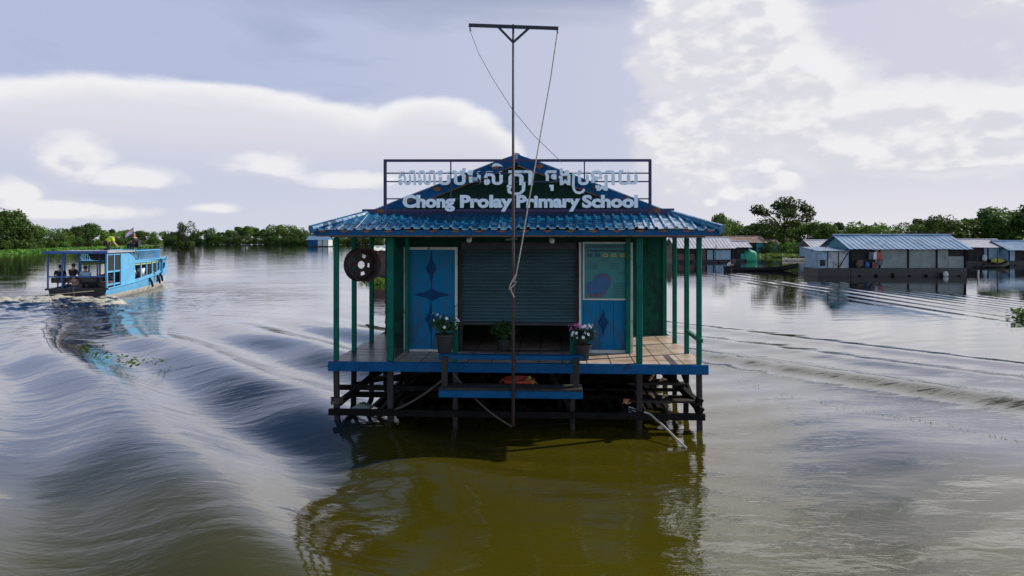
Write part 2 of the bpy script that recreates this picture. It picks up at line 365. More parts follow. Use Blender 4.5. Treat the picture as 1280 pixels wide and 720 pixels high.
# rolling shutter, half open
shb = P(600, 403, FRY).z
s_ = MB(); rows = []
n = int((sh1.z - 0.12 - shb) / 0.0135)
for i in range(n + 1):
    z = shb + i * 0.0135; yy = FRY + 0.04 - 0.028 * abs(math.sin((i + .3) * math.pi / 5))
    rows.append([(sh0.x + 0.05, yy, z), (sh1.x - 0.05, yy, z)])
sho = s_.grid(rows, thick=(0, 0.012, 0)).build('roller_shutter', SHUTTER, school)
MB().span((sh0.x + 0.05, FRY + 0.0, shb - 0.05), (sh1.x - 0.05, FRY + 0.05, shb)).build('bottom_bar', DARKMETAL, sho)
MB().span((sh0.x + 0.02, FRY - 0.03, sh1.z - 0.13), (sh1.x - 0.02, FRY + 0.06, sh1.z - 0.002)).build('shutter_box', DARKMETAL, sho)
for x in (sh0.x, sh1.x - 0.05): MB().span((x, FRY - 0.02, DZ), (x + 0.05, FRY + 0.06, sh1.z - 0.13)).build('guide_rail', GREYWOOD, sho)
MB().span((sh0.x, FRY + 0.0, DZ), (sh1.x, FRY + 0.08, DZ + 0.03)).build('door_sill', GREYWOOD, school)
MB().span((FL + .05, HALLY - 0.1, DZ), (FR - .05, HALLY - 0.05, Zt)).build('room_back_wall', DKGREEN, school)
# right blue panel with white stiles
pan = MB().span((pr0.x + 0.04, FRY + 0.012, DZ + 0.06), (pr1.x - 0.055, FRY + 0.05, pr1.z)).build('door', DOORBLUE, school)
fr = MB()
fr.span((pr1.x - 0.055, FRY - 0.02, DZ), (pr1.x, FRY + 0.06, pr1.z)); fr.span((pr0.x - 0.005, FRY - 0.02, DZ), (pr0.x + 0.04, FRY + 0.06, pr1.z)); fr.span((pr0.x + 0.04, FRY - 0.02, DZ), (pr1.x - 0.055, FRY + 0.05, DZ + 0.055))
fr.build('door_frame', WHITE, pan)
q = P(754, 403, FRY); diamond(q.x, q.z, 7 / 65, 17 / 65, pan, FRY + 0.004)
for px in (750, 767): MB().span((P(px, 400, FRY).x - .004, FRY + 0.009, DZ + 0.06), (P(px, 400, FRY).x + .004, FRY + 0.02, P(750, 376, FRY).z)).build('door_seam', DIAMOND, pan)
# map board hung on the right panel
b0, b1 = P(728.5, 375, FRY - .03), P(787, 302.5, FRY - .03); yb = FRY - 0.03
board = thing('map_board', 'teal information board with white frame hung on the right blue panel', 'notice board', SW(((b0.x + b1.x) / 2, yb, b0.z)), YAW)
ox, oz = (b0.x + b1.x) / 2, b0.z; bw, bh = b1.x - b0.x, b1.z - b0.z
MB().span((-bw / 2 + .02, 0, .02), (bw / 2 - .02, .02, bh - .02)).build('panel', TEAL, board)
fr = MB(); t = .03
fr.span((-bw / 2, -.012, 0), (-bw / 2 + t, .025, bh)); fr.span((bw / 2 - t, -.012, 0), (bw / 2, .025, bh)); fr.span((-bw / 2 + t, -.012, 0), (bw / 2 - t, .025, t)); fr.span((-bw / 2 + t, -.012, bh - t), (bw / 2 - t, .025, bh))
fr.build('frame', WHITE, board)
def BX(zx): return (zx - 400) / 260 * bw - bw / 2 + 0.0     # board art measured on a 4.5x crop
def BZ(zy): return bh - (zy - 55) / 322 * bh
m = MB()
for i in range(14): m.box((BX(425 + i * 15.5), -.002, BZ(80 + random.uniform(-1, 1))), (.035 + random.uniform(-.01, .01), .004, .045))
m.build('title_text', INK, board); m = MB()
for i in range(12): m.box((BX(428 + i * 18), -.002, BZ(104)), (.055 + random.uniform(-.012, .012), .004, .035))
m.build('title_text', INK, board)
m = MB()
for y0, x0, x1, n in ((175, 430, 485, 4), (175, 555, 600, 4), (225, 600, 640, 2), (285, 570, 650, 9), (150, 505, 550, 2)):
    m = MB()
    for k in range(n):
        x = x0
        while x < x1 - 4:
            l = random.uniform(4, 12); m.box(((BX(x) + BX(min(x + l, x1))) / 2, -.002, BZ(y0 + k * 9)), (abs(BX(min(x + l, x1)) - BX(x)), .004, .011)); x += l + 2.5
    m.build('body_text', INK, board)
for i, zx in enumerate((440, 482, 525, 572, 622)):
    fl = MB().box((BX(zx), -.002, BZ(128)), (.095, .004, .062)).build('flag_print', INK if i < 2 else YELLOWINK, board)
    MB().box((BX(zx) + (.012 if i < 2 else 0), -.005, BZ(128) + (.012 if i < 2 else 0)), (.05, .003, .02)).build('stripe', LAKE if i < 2 else (REDINK if i == 2 else TEAL), fl)
pts = [(412, 300), (430, 278), (455, 272), (470, 240), (500, 226), (535, 228), (556, 250), (558, 280), (545, 310), (520, 350), (480, 366), (440, 358), (418, 335)]
lk = MB().prism([(BX(x), -.003, BZ(y)) for x, y in pts], (0, .004, 0)).build('lake_map', LAKE, board)
m = MB()
for x, y, r in ((515, 240, 10), (545, 262, 7), (450, 352, 14), (490, 352, 12), (515, 335, 8)):
    m.prism([(BX(x + r * 1.5 * math.cos(a) * random.uniform(.7, 1.1)), -.006, BZ(y + r * .9 * math.sin(a) * random.uniform(.7, 1.1))) for a in [k * .785 for k in range(8)]], (0, .003, 0))
m.build('map_patches', REDINK, lk)

# roof ------------------------------------------------------------
EX, EY, EZ = 3.47, -0.42, 3.50
AP, SL = 4.88, 0.393                         # apex height, side slope
GY = 0.58                                    # plane of the gable edge
HX = 2.75
def zs(x): return AP - SL * abs(x)
def zf(y): return EZ + (y - EY) * (zs(HX) - EZ) / (GY - EY)
def rib(t, pitch):                           # trapezoid tile rib profile
    q = (t / pitch) % 1.0
    return max(0.0, min(1.0, (0.17 - abs(q - 0.5)) / 0.07 + 0.4)) if abs(q - .5) < .2 else 0.0
roof = None
r_ = MB(); cols = []
nx = 620
for i in range(nx + 1):
    x = -EX + 2 * EX * i / nx
    tt = min(1.0, (EX - abs(x)) / (EX - HX)); rows = []
    for k in range(13):
        f = k / 12 * tt; y = EY + (GY - EY) * f
        step = 0.008 * (1 - ((f * 3.0) % 1.0)) if f < 1 else 0
        jit = 0.008 * math.sin(x * 3.1 + 4 * f) + 0.006 * math.sin(x * 9.7 - 3 * f)
        rows.append((x, y, zf(y) + 0.034 * rib(x, 0.165) + step + jit - (0.02 * (1 - tt))))
    cols.append(rows)
roof = MB().span((-0.1, GY + .3, AP - 0.12), (0.1, BACK + 0.4, AP - 0.02)).build('roof', ROOFBLUE, school)
r_.grid(cols, thick=(0, 0, -0.012)); sk = r_.build('front_skirt', ROOFBLUE, roof)
for sx in (-1, 1):
    s_ = MB(); cols = []; ny = 560
    for i in range(ny + 1):
        y = EY + (BACK + 0.5 - EY) * i / ny
        tt = 1.0 if y >= GY - .02 else (y - EY) / (GY - EY) * (EX - HX) / EX
        rows = []
        for k in range(9):
            x = EX - k / 8 * EX * tt
            st = 0.014 * (1 - (((EX - x) / .34) % 1.0)) if x > .02 else 0
            rows.append((sx * x, y, zs(x) + (0.03 * rib(y, 0.165) + st if x > .02 else .01) + (EZ - zs(EX))*0))
        cols.append(rows)
    s_.grid(cols, thick=(0, 0, -0.012)).build('roof_slope', ROOFBLUE, roof)
# ridge and hip caps
s_ = MB(); n = 44
for k in range(n):
    y0 = GY + k * 0.27; s_.tube([(0, y0, AP - .055), (0, y0 + .29, AP - .045)], [.09, .08], 10)
s_.build('ridge_cap', ROOFBLUE, roof)
for sx in (-1, 1):
    s_ = MB(); a = Vector((sx * (EX + .01), EY - .02, EZ + .0)); b = Vector((sx * HX, GY, zs(HX)))
    for k in range(4):
        p, q = a.lerp(b, k / 4), a.lerp(b, (k + 1.15) / 4); s_.tube([p + Vector((0, 0, .0)), q + Vector((0, 0, .012))], [.075, .06], 10)
    s_.build('hip_cap', ROOFBLUE, roof)
    # barge of sheet metal along the gable edge with ragged patches
    s_ = MB(); a = Vector((sx * 0.02, GY - .02, AP - .03)); b = Vector((sx * HX, GY - .02, zs(HX) - .0))
    for k in range(7):
        p, q = a.lerp(b, k / 7), a.lerp(b, (k + 1.02) / 7)
        s_.prism([p + Vector((0, -.004 * (k % 2), .03)), q + Vector((0, -.004 * (k % 2), .03)), q + Vector((0, -.004 * (k % 2), -.165)), p + Vector((0, -.004 * (k % 2), -.165))], (0, .025, 0))
    s_.build('barge_board', BLUE, roof)
    for k in range(1, 6):
        p = a.lerp(b, (k - .25) / 5.2)
        MB().prism([p + Vector((-.09, -.035, -.02)), p + Vector((.05, -.035, .0)), p + Vector((.10, -.035, -.05)), p + Vector((0, -.035, -.09))], (0, .03, 0)).build('purlin_end', RUSTWOOD, roof)
    MB().bar(a + Vector((0, .012, -.172)), b + Vector((0, .012, -.172)), .03, .02).build('barge_trim', RUSTWOOD, roof)
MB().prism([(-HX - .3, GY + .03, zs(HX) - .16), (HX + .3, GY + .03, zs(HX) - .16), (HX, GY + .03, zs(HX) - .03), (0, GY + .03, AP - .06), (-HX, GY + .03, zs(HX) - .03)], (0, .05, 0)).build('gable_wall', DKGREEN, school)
MB().span((-HX - .1, GY - .05, zs(HX) - .03), (HX + .1, GY + .028, zs(HX) + .085)).build('flashing_board', NAVYSTEEL, roof)
# eave fascia and rafter ends
MB().span((-EX + .06, EY + .03, EZ - .105), (EX - .06, EY + .055, EZ - .016)).build('fascia', BLUE, roof)
MB().span((-EX + .06, EY + .026, EZ - .125), (EX - .06, EY + .06, EZ - .107)).build('fascia_trim', RUSTWOOD, roof)
for sx in (-1, 1): MB().span((sx * (EX - .055), EY + .03, EZ - .11), (sx * (EX - .03), BACK + .4, EZ - .03)).build('fascia', BLUE, roof)
for k in range(18):
    x = -3.3 + k * 0.388
    MB().prism([(x - .1, EY + .012, EZ - .035), (x, EY + .012, EZ - .06), (x + .07, EY + .012, EZ - .028), (x + .02, EY + .012, EZ - .015)], (0, .017, 0)).build('rafter_end', RUSTWOOD, roof)
# porch lamps
for px, py in ((588, 299), (688, 300)):
    q = P(px, py, .2); l_ = MB().lathe([(.012, .02), (.02, 0), (.045, -.02), (.05, -.05), (.03, -.085), (.005, -.095)], 14, Matrix.Translation((q.x, .25, q.z + .02)) @ Matrix.Rotation(R(40 if px < 640 else -40), 4, 'Y')).build('porch_lamp', WHITE, school, smooth=True)
    MB().tube([(q.x, .25, q.z + .03), (q.x, .25, TOP + .13)], .012, 6).build('lamp_stem', DARKMETAL, l_)

# sign frame and letters --------------------------------------------
SY = 0.22
sign = thing('school_sign', 'navy steel sign frame with pale blue letters in two scripts above the porch', 'sign', SW((0, SY, 3.6)), YAW)
def SP(px, py): q = P(px, py, SY); return Vector((q.x, 0, q.z - 3.6))
def sbar(name, p, q, w): MB().bar(SP(*p), SP(*q), w, w, up=(0, 1, 0)).build(name, NAVYSTEEL, sign)
sbar('frame_post', (481.5, 200), (481.5, 268), .05); sbar('frame_post', (812.5, 200), (812.5, 268), .05)
for x, y1 in ((563.5, 250), (730.5, 250)): sbar('frame_strut', (x, 201.5), (x, y1), .022)
sbar('frame_rail', (480, 200.8), (814, 200.5), .045)
for y in (216.5, 227, 248.5): sbar('frame_rail', (482, y), (812, y), .022)
sbar('frame_rail', (482, 263), (812, 263), .03)
def text_mesh(body, off):
    c = bpy.data.curves.new('lettering', 'FONT'); c.body = body; c.size = 1; c.offset = off; c.extrude = 0.06; c.resolution_u = 4
    o = bpy.data.objects.new('lettering', c); COL.objects.link(o)
    dg = bpy.context.evaluated_depsgraph_get(); me = bpy.data.meshes.new_from_object(o.evaluated_get(dg))
    bpy.data.objects.remove(o); bpy.data.curves.remove(c)
    return me
def put_text(name, body, px0, px1, base, top, em_h, off, strokes=(), yoff=-.045, parent=None):
    """lettering fitted between two columns; base / top rows give the height of em_h ems"""
    me = text_mesh(body, off)
    bm = bmesh.new(); bm.from_mesh(me); bpy.data.meshes.remove(me)
    for pts, r in strokes:
        t = MB(); 
        P2 = [Vector((x, y)) for x, y in pts]; L_, R_ = [], []
        for i, p in enumerate(P2):
            d = (P2[min(i + 1, len(P2) - 1)] - P2[max(0, i - 1)]).normalized(); nrm = Vector((-d.y, d.x))
            L_.append(p + nrm * r); R_.append(p - nrm * r)
        for i in range(len(P2) - 1):
            quad = [L_[i], L_[i + 1], R_[i + 1], R_[i]]
            a = [bm.verts.new((v.x, v.y, -.06)) for v in quad]; b = [bm.verts.new((v.x, v.y, .06)) for v in quad]
            bm.faces.new(a); bm.faces.new(b)
            for k in range(4): bm.faces.new((a[k], a[(k + 1) % 4], b[(k + 1) % 4], b[k]))
        t.bm.free()
    xs = [v.co.x for v in bm.verts]; x0, x1 = min(xs), max(xs)
    A, B, T = SP(px0, base), SP(px1, base), SP(px0, top)
    sx = (B.x - A.x) / (x1 - x0); sz = (T.z - A.z) / em_h
    for v in bm.verts:
        x, y, z = v.co; v.co = Vector((A.x + (x - x0) * sx, yoff - z * .2, A.z + y * sz))
    m = MB(); m.bm.free(); m.bm = bm
    return m.build(name, LETTER, parent or sign)
for wd, a, b in (('Chong', 504, 569), ('Prolay', 575.5, 640.5), ('Primary', 645.5, 725), ('School', 727.5, 797)):
    put_text('latin_word', wd, a, b, 259, 244, .727, .046)
SUBRO = ([(-.10, .50), (-.13, .2), (-.13, -.05), (-.10, -.22), (0, -.33), (.14, -.36), (.28, -.31), (.36, -.2)], .055)
put_text('khmer_word', 'សាលា', 499, 545, 231, 214,   .586, .024)
put_text('khmer_word', 'បឋមសិ', 547, 629, 231, 214,   .586, .024)
SUBSA = ([(.02, -.06), (.14, -.1), (.08, -.2), (.1, -.32), (.25, -.40), (.44, -.38), (.55, -.25), (.56, -.05), (.56, .1)], .055)
put_text('khmer_word', 'កា', 633, 666, 231, 214,   .586, .024, [SUBSA])
put_text('khmer_word', 'ចុង', 681, 713, 231, 214,   .586, .024)
put_text('khmer_word', 'ប', 715, 736, 231, 214,   .586, .024, [SUBRO])
put_text('khmer_word', 'ឡាយ', 738, 797, 231, 214,   .586, .024)

# flag pole with ropes ------------------------------------------------
PY = -0.68
def PP(px, py, ly=PY): return P(px, py, ly)
pb = PP(641.5, 532)
pole = thing('flag_pole', 'tall thin T shaped flag pole standing in front of the school porch', 'flag pole', SW((pb.x, PY, pb.z)), YAW)
def PL(px, py, ly=PY): q = P(px, py, ly); return Vector((q.x - pb.x, ly - PY, q.z - pb.z))
MB().tube([(0, 0, 0), PL(641.5, 300), PL(641.5, 30.5)], [.028, .026, .018], 10).build('pole', POLE, pole, smooth=True)
MB().bar(PL(586, 31.5), PL(698, 35.5), .05, .05).build('crossbar', DARKMETAL, pole)
for p in ((622, 33), (662, 34.5)): MB().bar(PL(*p), PL(641.5, 53), .035, .035).build('brace', DARKMETAL, pole)
for px, py in ((587.5, 33), (696.5, 36)): MB().tube([PL(px, py), PL(px, py + 3), PL(px + .8, py + 5), PL(px - .4, py + 6)], .012, 6).build('rope_hook', DARKMETAL, pole)
br = MB().bar(PL(632, 299.5), PL(646, 298.5), .04, .03).build('bracket', POLE, pole)
rp = MB().tube([PL(696.5, 42), PL(688, 100), PL(675, 172), PL(661, 252), PL(652, 306), PL(645, 345), PL(641, 357)], .010, 6).build('halyard_rope', ROPE, pole)
kn = MB()
kn.tube([PL(645, 343, PY - .05), PL(638, 356, PY - .06), PL(636, 362, PY - .05), PL(643, 356, PY - .06), PL(646, 353, PY - .05), PL(640, 351, PY - .06), PL(637, 358, PY - .06), PL(641, 368, PY - .05), PL(643, 372, PY - .05)], .013, 6)
kn.build('knot', ROPE, rp)
MB().tube([PL(587.5, 38), PL(598, 66), PL(615, 97), PL(640, 136), PL(668, 170), PL(692, 193), PL(702, 203)], .005, 5).build('halyard_wire', WIRE, pole)

# landing frame in front of the deck
lz1, lz2 = P(640, 443, -.3), P(640, 487, -.55)
def LX(px, ly): return P(px, 450, ly).x
MB().span((LX(549, -.3), -.42, lz1.z - .075), (LX(728, -.3), -.25, lz1.z)).build('landing_rail', BLUE, school, bevel=.006)
MB().span((LX(549, -.55), -.62, lz2.z - .13), (LX(728, -.55), -.57, lz2.z - .012)).build('landing_step', BLUE, school, bevel=.006)
MB().span((LX(549, -.55), -.625, lz2.z - .01), (LX(728, -.55), -.2, lz2.z + .03)).build('step_tread', GREYWOOD, school, bevel=.006)
for px in (556, 720): MB().span((LX(px, -.45) - .05, -.5, lz2.z - .12), (LX(px, -.45) + .05, -.425, lz1.z - .02)).build('landing_post', GREYWOOD, school, bevel=.006)
for px in (556, 720): MB().span((LX(px, -.45) - .04, -.422, lz2.z - .09), (LX(px, -.45) + .04, -.05, lz2.z - .012)).build('landing_bracket', DKWOOD, school)

# under structure: beams, braces, bamboo floats
def ubar(name, a, b, w, t, m=DKWOOD): MB().bar(a, b, w, t).build(name, m, school)
ubar('low_beam', (-3.3, -.02, .27), (3.28, -.02, .27), .075, .11)
ubar('low_beam', (-3.3, 1.3, .30), (3.28, 1.3, .30), .09, .1)
ubar('low_beam', (-3.3, 2.7, .34), (3.28, 2.7, .34), .09, .1)
ubar('low_beam', (-3.3, 4.4, .34), (3.28, 4.4, .34), .09, .1)
for x in (-3.2, -2.2, 2.17, 3.2): ubar('low_beam', (x, .05, .37), (x, BACK, .37), .08, .1)
for z, y0 in ((.52, 1.0), (.78, 2.2)): ubar('side_plank', (1.2, y0, z), (3.2, y0, z), .14, .04)
ubar('side_plank', (2.0, .35, .46), (3.25, .35, .46), .2, .04, GREYWOOD)
ubar('side_plank', (2.05, .9, .66), (3.1, .9, .66), .2, .035, GREYWOOD)
ubar('side_plank', (2.1, 1.8, .88), (3.0, 1.8, .88), .2, .035, GREYWOOD)
ubar('brace', (2.5, 2.4, 1.0), (3.24, .3, .42), .1, .1); ubar('brace', (3.2, .25, .30), (3.2, 2.6, .98), .05, .1)
ubar('brace', (1.0, .6, .2), (.45, 1.6, 1.0), .06, .08, GREYWOOD); ubar('brace', (1.35, .6, .2), (.75, 1.5, 1.0), .06, .08); ubar('brace', (1.75, .5, .25), (1.2, 1.5, 1.0), .06, .08)
ubar('brace', (-3.2, .3, .35), (-2.5, 2.4, 1.0), .08, .08); ubar('brace', (-3.2, 1.3, .5), (-1.6, 1.35, .78), .07, .07)
ubar('brace', (-3.25, .4, .62), (-.4, .5, .6), .07, .09); ubar('brace', (-3.2, 2.5, .7), (1, 2.6, .7), .07, .09)
fb = MB()
rnd = random.Random(3)
for k in range(34):
    y0 = rnd.uniform(.5, 1.2); x = -2.9 + k * .175 + rnd.uniform(-.05, .05)
    fb.tube([(x, y0 + .5, -.05 + rnd.uniform(-.06, .08)), (x + rnd.uniform(-.1, .1), BACK, -.03 + rnd.uniform(-.05, .1))], rnd.uniform(.085, .11), 7)
fb.build('bamboo_float', DKWOOD, school)
MB().span((-2.7, 3.86, -.2), (3.0, 3.9, DZ - .17)).build('underfloor_light_block', DKWOOD, school)  # added dark skirt, blocks light from behind under the floor
cl = MB()
for k in range(3): cl.tube([(-3.27 + .02 * k, .02, .40 + k * .04), (-3.12, -.03, .43 + k * .035), (-3.1, .16, .40 + k * .04), (-3.28, .16, .42 + k * .03), (-3.27, .02, .43 + k * .04)], .018, 6)
cl.build('rope_lashing', DKROPE, school)
for px, py in ((874, 501), (875, 512)):
    q = P(px, py, 0); MB().box((q.x, 0.0, q.z), (.1, .09, .1), Euler((.2, .4, .3))).build('cleat_block', DKWOOD, school)

# things on, under and around the school ------------------------------
def rope(name, label, pts, r, m): 
    o = MB().tube([SW(p) for p in pts], r, 6).build(name, m); return lab(o, label, 'rope')
rope('mooring_rope', 'straight pale mooring rope running from the right stilts down into the water', [P(805, 515, -.1), P(812, 517, -.12), P(830, 533, -.5), P(845, 548, -.8), P(858, 560, -1.0)], .017, ROPE)
rope('mooring_rope', 'brown rope slung from the left landing post to the left stilts', sag(P(553, 475, -.35), P(488, 514, .05), .06), .018, DKROPE)
rope('mooring_rope', 'brown rope hanging under the landing step towards the flag pole foot', sag(P(566, 466, -.1), P(640, 533, -.64), .1), .016, DKROPE)
rope('mooring_rope', 'slack rope trailing low in front of the right low beam', sag(P(660, 532, -.3), P(790, 512, -.06), .07), .012, DKWOOD)

def leafy(c, rad, n, size, seed, flat=0.8):
    rnd = random.Random(seed); m = MB()
    for k in range(n):
        d = Vector((rnd.gauss(0, 1), rnd.gauss(0, 1), rnd.gauss(0, 1))).normalized() * rnd.uniform(.25, 1.0)
        p = Vector(c) + Vector((d.x * rad[0], d.y * rad[1], d.z * rad[2]))
        n_ = (d + Vector((rnd.uniform(-.8, .8), rnd.uniform(-.8, .8), rnd.uniform(.1, 1)))).normalized()
        t = n_.cross(Vector((rnd.uniform(-1, 1), rnd.uniform(-1, 1), .3))).normalized(); b = n_.cross(t)
        s = size * rnd.uniform(.6, 1.3)
        vs = [m.bm.verts.new(p + q) for q in (-t * s, b * s * .4 + n_ * s * .12, t * s, -b * s * .4 + n_ * s * .12)]
        m.bm.faces.new(vs)
    return m
def pot_plant(label, px, pybase, ly, w, h, top_h, topw, seed, flowers):
    q = P(px, pybase, ly); base = SW((q.x, ly, q.z))
    t = thing('potted_plant', label, 'plant pot', base, YAW + seed)
    MB().lathe([(w * .36, 0), (w * .48, h * .9), (w * .55, h * .9), (w * .55, h), (w * .46, h), (w * .44, h * .93)], 20).build('pot', POT, t, smooth=False)
    MB().lathe([(w * .2, h * .85), (w * .44, h * .92), (w * .1, h * .95)], 12).build('soil', SOIL, t)
    s = MB(); rnd = random.Random(seed)
    for k in range(7):
        a = rnd.uniform(0, 6.28); s.tube([(0, 0, h * .9), (math.cos(a) * topw * .25, math.sin(a) * topw * .25, h + top_h * .45), (math.cos(a) * topw * .42, math.sin(a) * topw * .42, h + top_h * rnd.uniform(.6, .95))], [.008, .006, .004], 5)
    s.build('stems', LEAF, t)
    leafy((0, 0, h + top_h * .48), (topw * .5, topw * .5, top_h * .52), 260, .045, seed).build('leaves', LEAF, t, recalc=False)
    for k in range(flowers):
        a = rnd.uniform(0, 6.28); rr = rnd.uniform(.2, .52) * topw; z = h + top_h * rnd.uniform(.35, 1.0)
        m_ = PPINK if (math.cos(a) > .5 and z > h + top_h * .6) or rnd.random() < .08 else PWHITE
        c = Vector((math.cos(a) * rr, math.sin(a) * rr, z)); nn = Vector((math.cos(a), math.sin(a), .5)).normalized()
        x = nn.cross(Vector((0, 0, 1))).normalized(); yv = nn.cross(x)
        fb_ = MB(); c0_ = fb_.bm.verts.new(c)
        for p_ in range(5):
            an = p_ * 1.257; d = x * math.cos(an) + yv * math.sin(an); e = x * math.cos(an + .6) + yv * math.sin(an + .6); f_ = x * math.cos(an - .6) + yv * math.sin(an - .6)
            B = fb_.bm; B.faces.new([c0_, B.verts.new(c + f_ * .022 + nn * .004), B.verts.new(c + d * .036 + nn * .008), B.verts.new(c + e * .022 + nn * .004)])
        fb_.build('flower', m_, t, recalc=False)
    return t
pot_plant('dark pot with white and pink flowers at the right end of the landing rail', 728, 450, -.12, .30, .27, .34, .48, 2.6, 42)
pot_plant('dark pot with sparse white flowers in front of the left blue door', 556, 441, -.1, .33, .33, .36, .58, .9, 11)
pot_plant('leafy green pot plant without flowers in the dark shutter doorway', 630, 437, 1.05, .26, .2, .36, .55, 1.7, 0)

# rusty wheel rim hanging from the left porch beam
q = P(453, 331, .55); wc = SW((q.x, .55, q.z))
wh = thing('hanging_wheel_rim', 'rusty steel wheel rim hung as a bell under the left porch roof', 'wheel rim', wc, YAW + R(-52) + R(90))
wh.rotation_euler = (0, 0, YAW + R(-48))
rr = .315
MX = Matrix.Rotation(R(90), 4, 'Y')
b = MB(); prof = [(rr, -.13), (rr + .0, -.115), (rr - .03, -.10), (rr - .045, -.02), (rr - .045, .06), (rr - .02, .10), (rr, .115), (rr, .13), (rr - .015, .13), (rr - .035, .11), (rr - .06, .06), (rr - .06, -.02), (rr - .045, -.1), (rr - .015, -.13)]
nseg = 40; rings = [[b.bm.verts.new(MX @ Vector((r * math.cos(2 * math.pi * k / nseg), r * math.sin(2 * math.pi * k / nseg), z))) for k in range(nseg)] for r, z in prof]
for i in range(len(rings)):
    A_, B_ = rings[i], rings[(i + 1) % len(rings)]
    for k in range(nseg): b.bm.faces.new((A_[k], A_[(k + 1) % nseg], B_[(k + 1) % nseg], B_[k]))
b.build('rim', RUST, wh, smooth=False)
# disc with a centre bore and five hand holes
d_ = MB(); na = 80; radii = [.07, .10, .135, .165, .20, rr - .05]
V = [[[d_.bm.verts.new(MX @ Vector((r * math.cos(2 * math.pi * k / na), r * math.sin(2 * math.pi * k / na), z0 - .05 - .03 * math.sin((r - .07) * 9)))) for k in range(na)] for r in radii] for z0 in (0, .012)]
for i in range(len(radii) - 1):
    for k in range(na):
        hole = i in (2, 3) and (k % 16) < 6
        if hole: continue
        k2 = (k + 1) % na
        d_.bm.faces.new((V[0][i][k], V[0][i][k2], V[0][i + 1][k2], V[0][i + 1][k])); d_.bm.faces.new((V[1][i][k], V[1][i + 1][k], V[1][i + 1][k2], V[1][i][k2]))
d_.build('disc', RUST, wh)
MB().tube([(0, 0, rr - .03), (0, 0, rr + .05), (0.01, 0, TOP + .12 - wc.z)], .012, 6).build('hanger_wire', DARKMETAL, wh)

# odds and ends under the deck
def odd(name, label, cat, mb, m, bevel=0): return lab(mb.build(name, m, None, bevel=bevel), label, cat)
q = P(648, 478, .25); c0 = SW((q.x, .25, q.z))
tub = thing('plastic_tub', 'red plastic tub behind the landing step under the floor', 'tub', c0 - Vector((0, 0, .15)))
MB().lathe([(.2, 0), (.27, .2), (.3, .2), (.3, .22), (.26, .22), (.19, .02)], 22).build('tub_body', RED, tub, smooth=False)
MB().tube([(-.29, 0, .2), (-.33, 0, .16), (-.30, 0, .12)], .012, 6).build('handle', RED, tub)
q = P(662, 479, .3); c0 = SW((q.x, .3, q.z))
jug = thing('plastic_jug', 'yellow plastic jug beside the red tub under the floor', 'jug', c0 - Vector((0, 0, .12)))
MB().lathe([(.07, 0), (.09, .02), (.09, .16), (.05, .21), (.025, .22), (.025, .25)], 16).build('jug_body', YELLOW, jug, smooth=False)
MB().tube([(.09, 0, .15), (.13, 0, .12), (.09, 0, .06)], .011, 6).build('handle', YELLOW, jug)
q = P(782, 499, .5); odd('plastic_bag', 'small crumpled orange bag hanging on the right stilts', 'bag', MB().blob(SW((q.x, .3, q.z)), (.07, .06, .05), 2, .3, 5), ORANGE)
rnd = random.Random(11)
def fl_sheet(px, py, ly, s, label, seed):
    q = P(px, py, ly); c = SW((q.x, ly, q.z)); rn = random.Random(seed)
    m = MB(); pts = [c + Vector((-s, -.1, 0)), c + Vector((-s * .1, 0.05, s * .5)), c + Vector((s, 0.0, .02)), c + Vector((s * .6, -.2, -.03)), c + Vector((-s * .5, -.22, -.03))]
    m.prism(pts, (0.02, .3, -.04)); odd('foam_block', label, 'float', m, FOAMW)
fl_sheet(436, 529, .3, .17, 'pale triangular foam float lying among the left stilts', 1)
fl_sheet(450, 511, .8, .2, 'grey foam slab higher up behind the left stilts', 2)
q = P(790, 512, .25)
sb = MB(); c = SW((q.x, .25, q.z))
for k in range(3): sb.tube([c + Vector((-.06, 0, .05 - k * .045)), c + Vector((.02, -.02, .03 - k * .045)), c + Vector((.08, 0, -.0 - k * .045))], .012, 6)
odd('rope_coil', 'small coil of white rope on the right stilts', 'rope', sb, WHITE)
for px, py, L_, a, lb in ((812, 493, .2, 1.1, 'curved yellowish driftwood stick on the upper right plank'), (824, 497, .16, .2, 'short flat driftwood piece on the upper right plank'), (818, 512, .13, 2.2, 'yellow leafy driftwood bit on the lower right plank'), (828, 514, .11, .6, 'small brown driftwood lump on the lower right plank')):
    ly = .9 if py < 500 else .35; q = P(px, py, ly); c = SW((q.x, ly, (.70 if py < 500 else .505)))
    d = Vector((math.cos(a) * .9, .2, abs(math.sin(a)) * .5)).normalized()
    odd('driftwood', lb, 'driftwood', MB().tube([c, c + d * L_ * .5 + Vector((0, 0, .03)), c + d * L_], [.022, .028, .012], 6), mat('driftwood', (.36, .27, .13), .8, .3, 20, .3))

# ------------------------------------------------------------------ people
def skin_mesh(verts, edges, radii, root=0, sub=2):
    me = bpy.data.meshes.new('body'); me.from_pydata([tuple(v) for v in verts], edges, [])
    o = bpy.data.objects.new('body', me); COL.objects.link(o)
    sk = o.modifiers.new('skin', 'SKIN'); sk.use_smooth_shade = True
    for i, r in enumerate(radii):
        d = me.skin_vertices[0].data[i]; d.radius = r if hasattr(r, '__len__') else (r, r); d.use_root = (i == root)
    ss = o.modifiers.new('sub', 'SUBSURF'); ss.levels = sub; ss.render_levels = sub
    dg = bpy.context.evaluated_depsgraph_get(); out = bpy.data.meshes.new_from_object(o.evaluated_get(dg))
    bpy.data.objects.remove(o); bpy.data.meshes.remove(me)
    return out
def link_mesh(name, me, m, parent):
    me.materials.clear(); me.materials.append(m)
    for p in me.polygons: p.use_smooth = True
    o = bpy.data.objects.new(name, me); COL.objects.link(o); o.parent = parent; return o
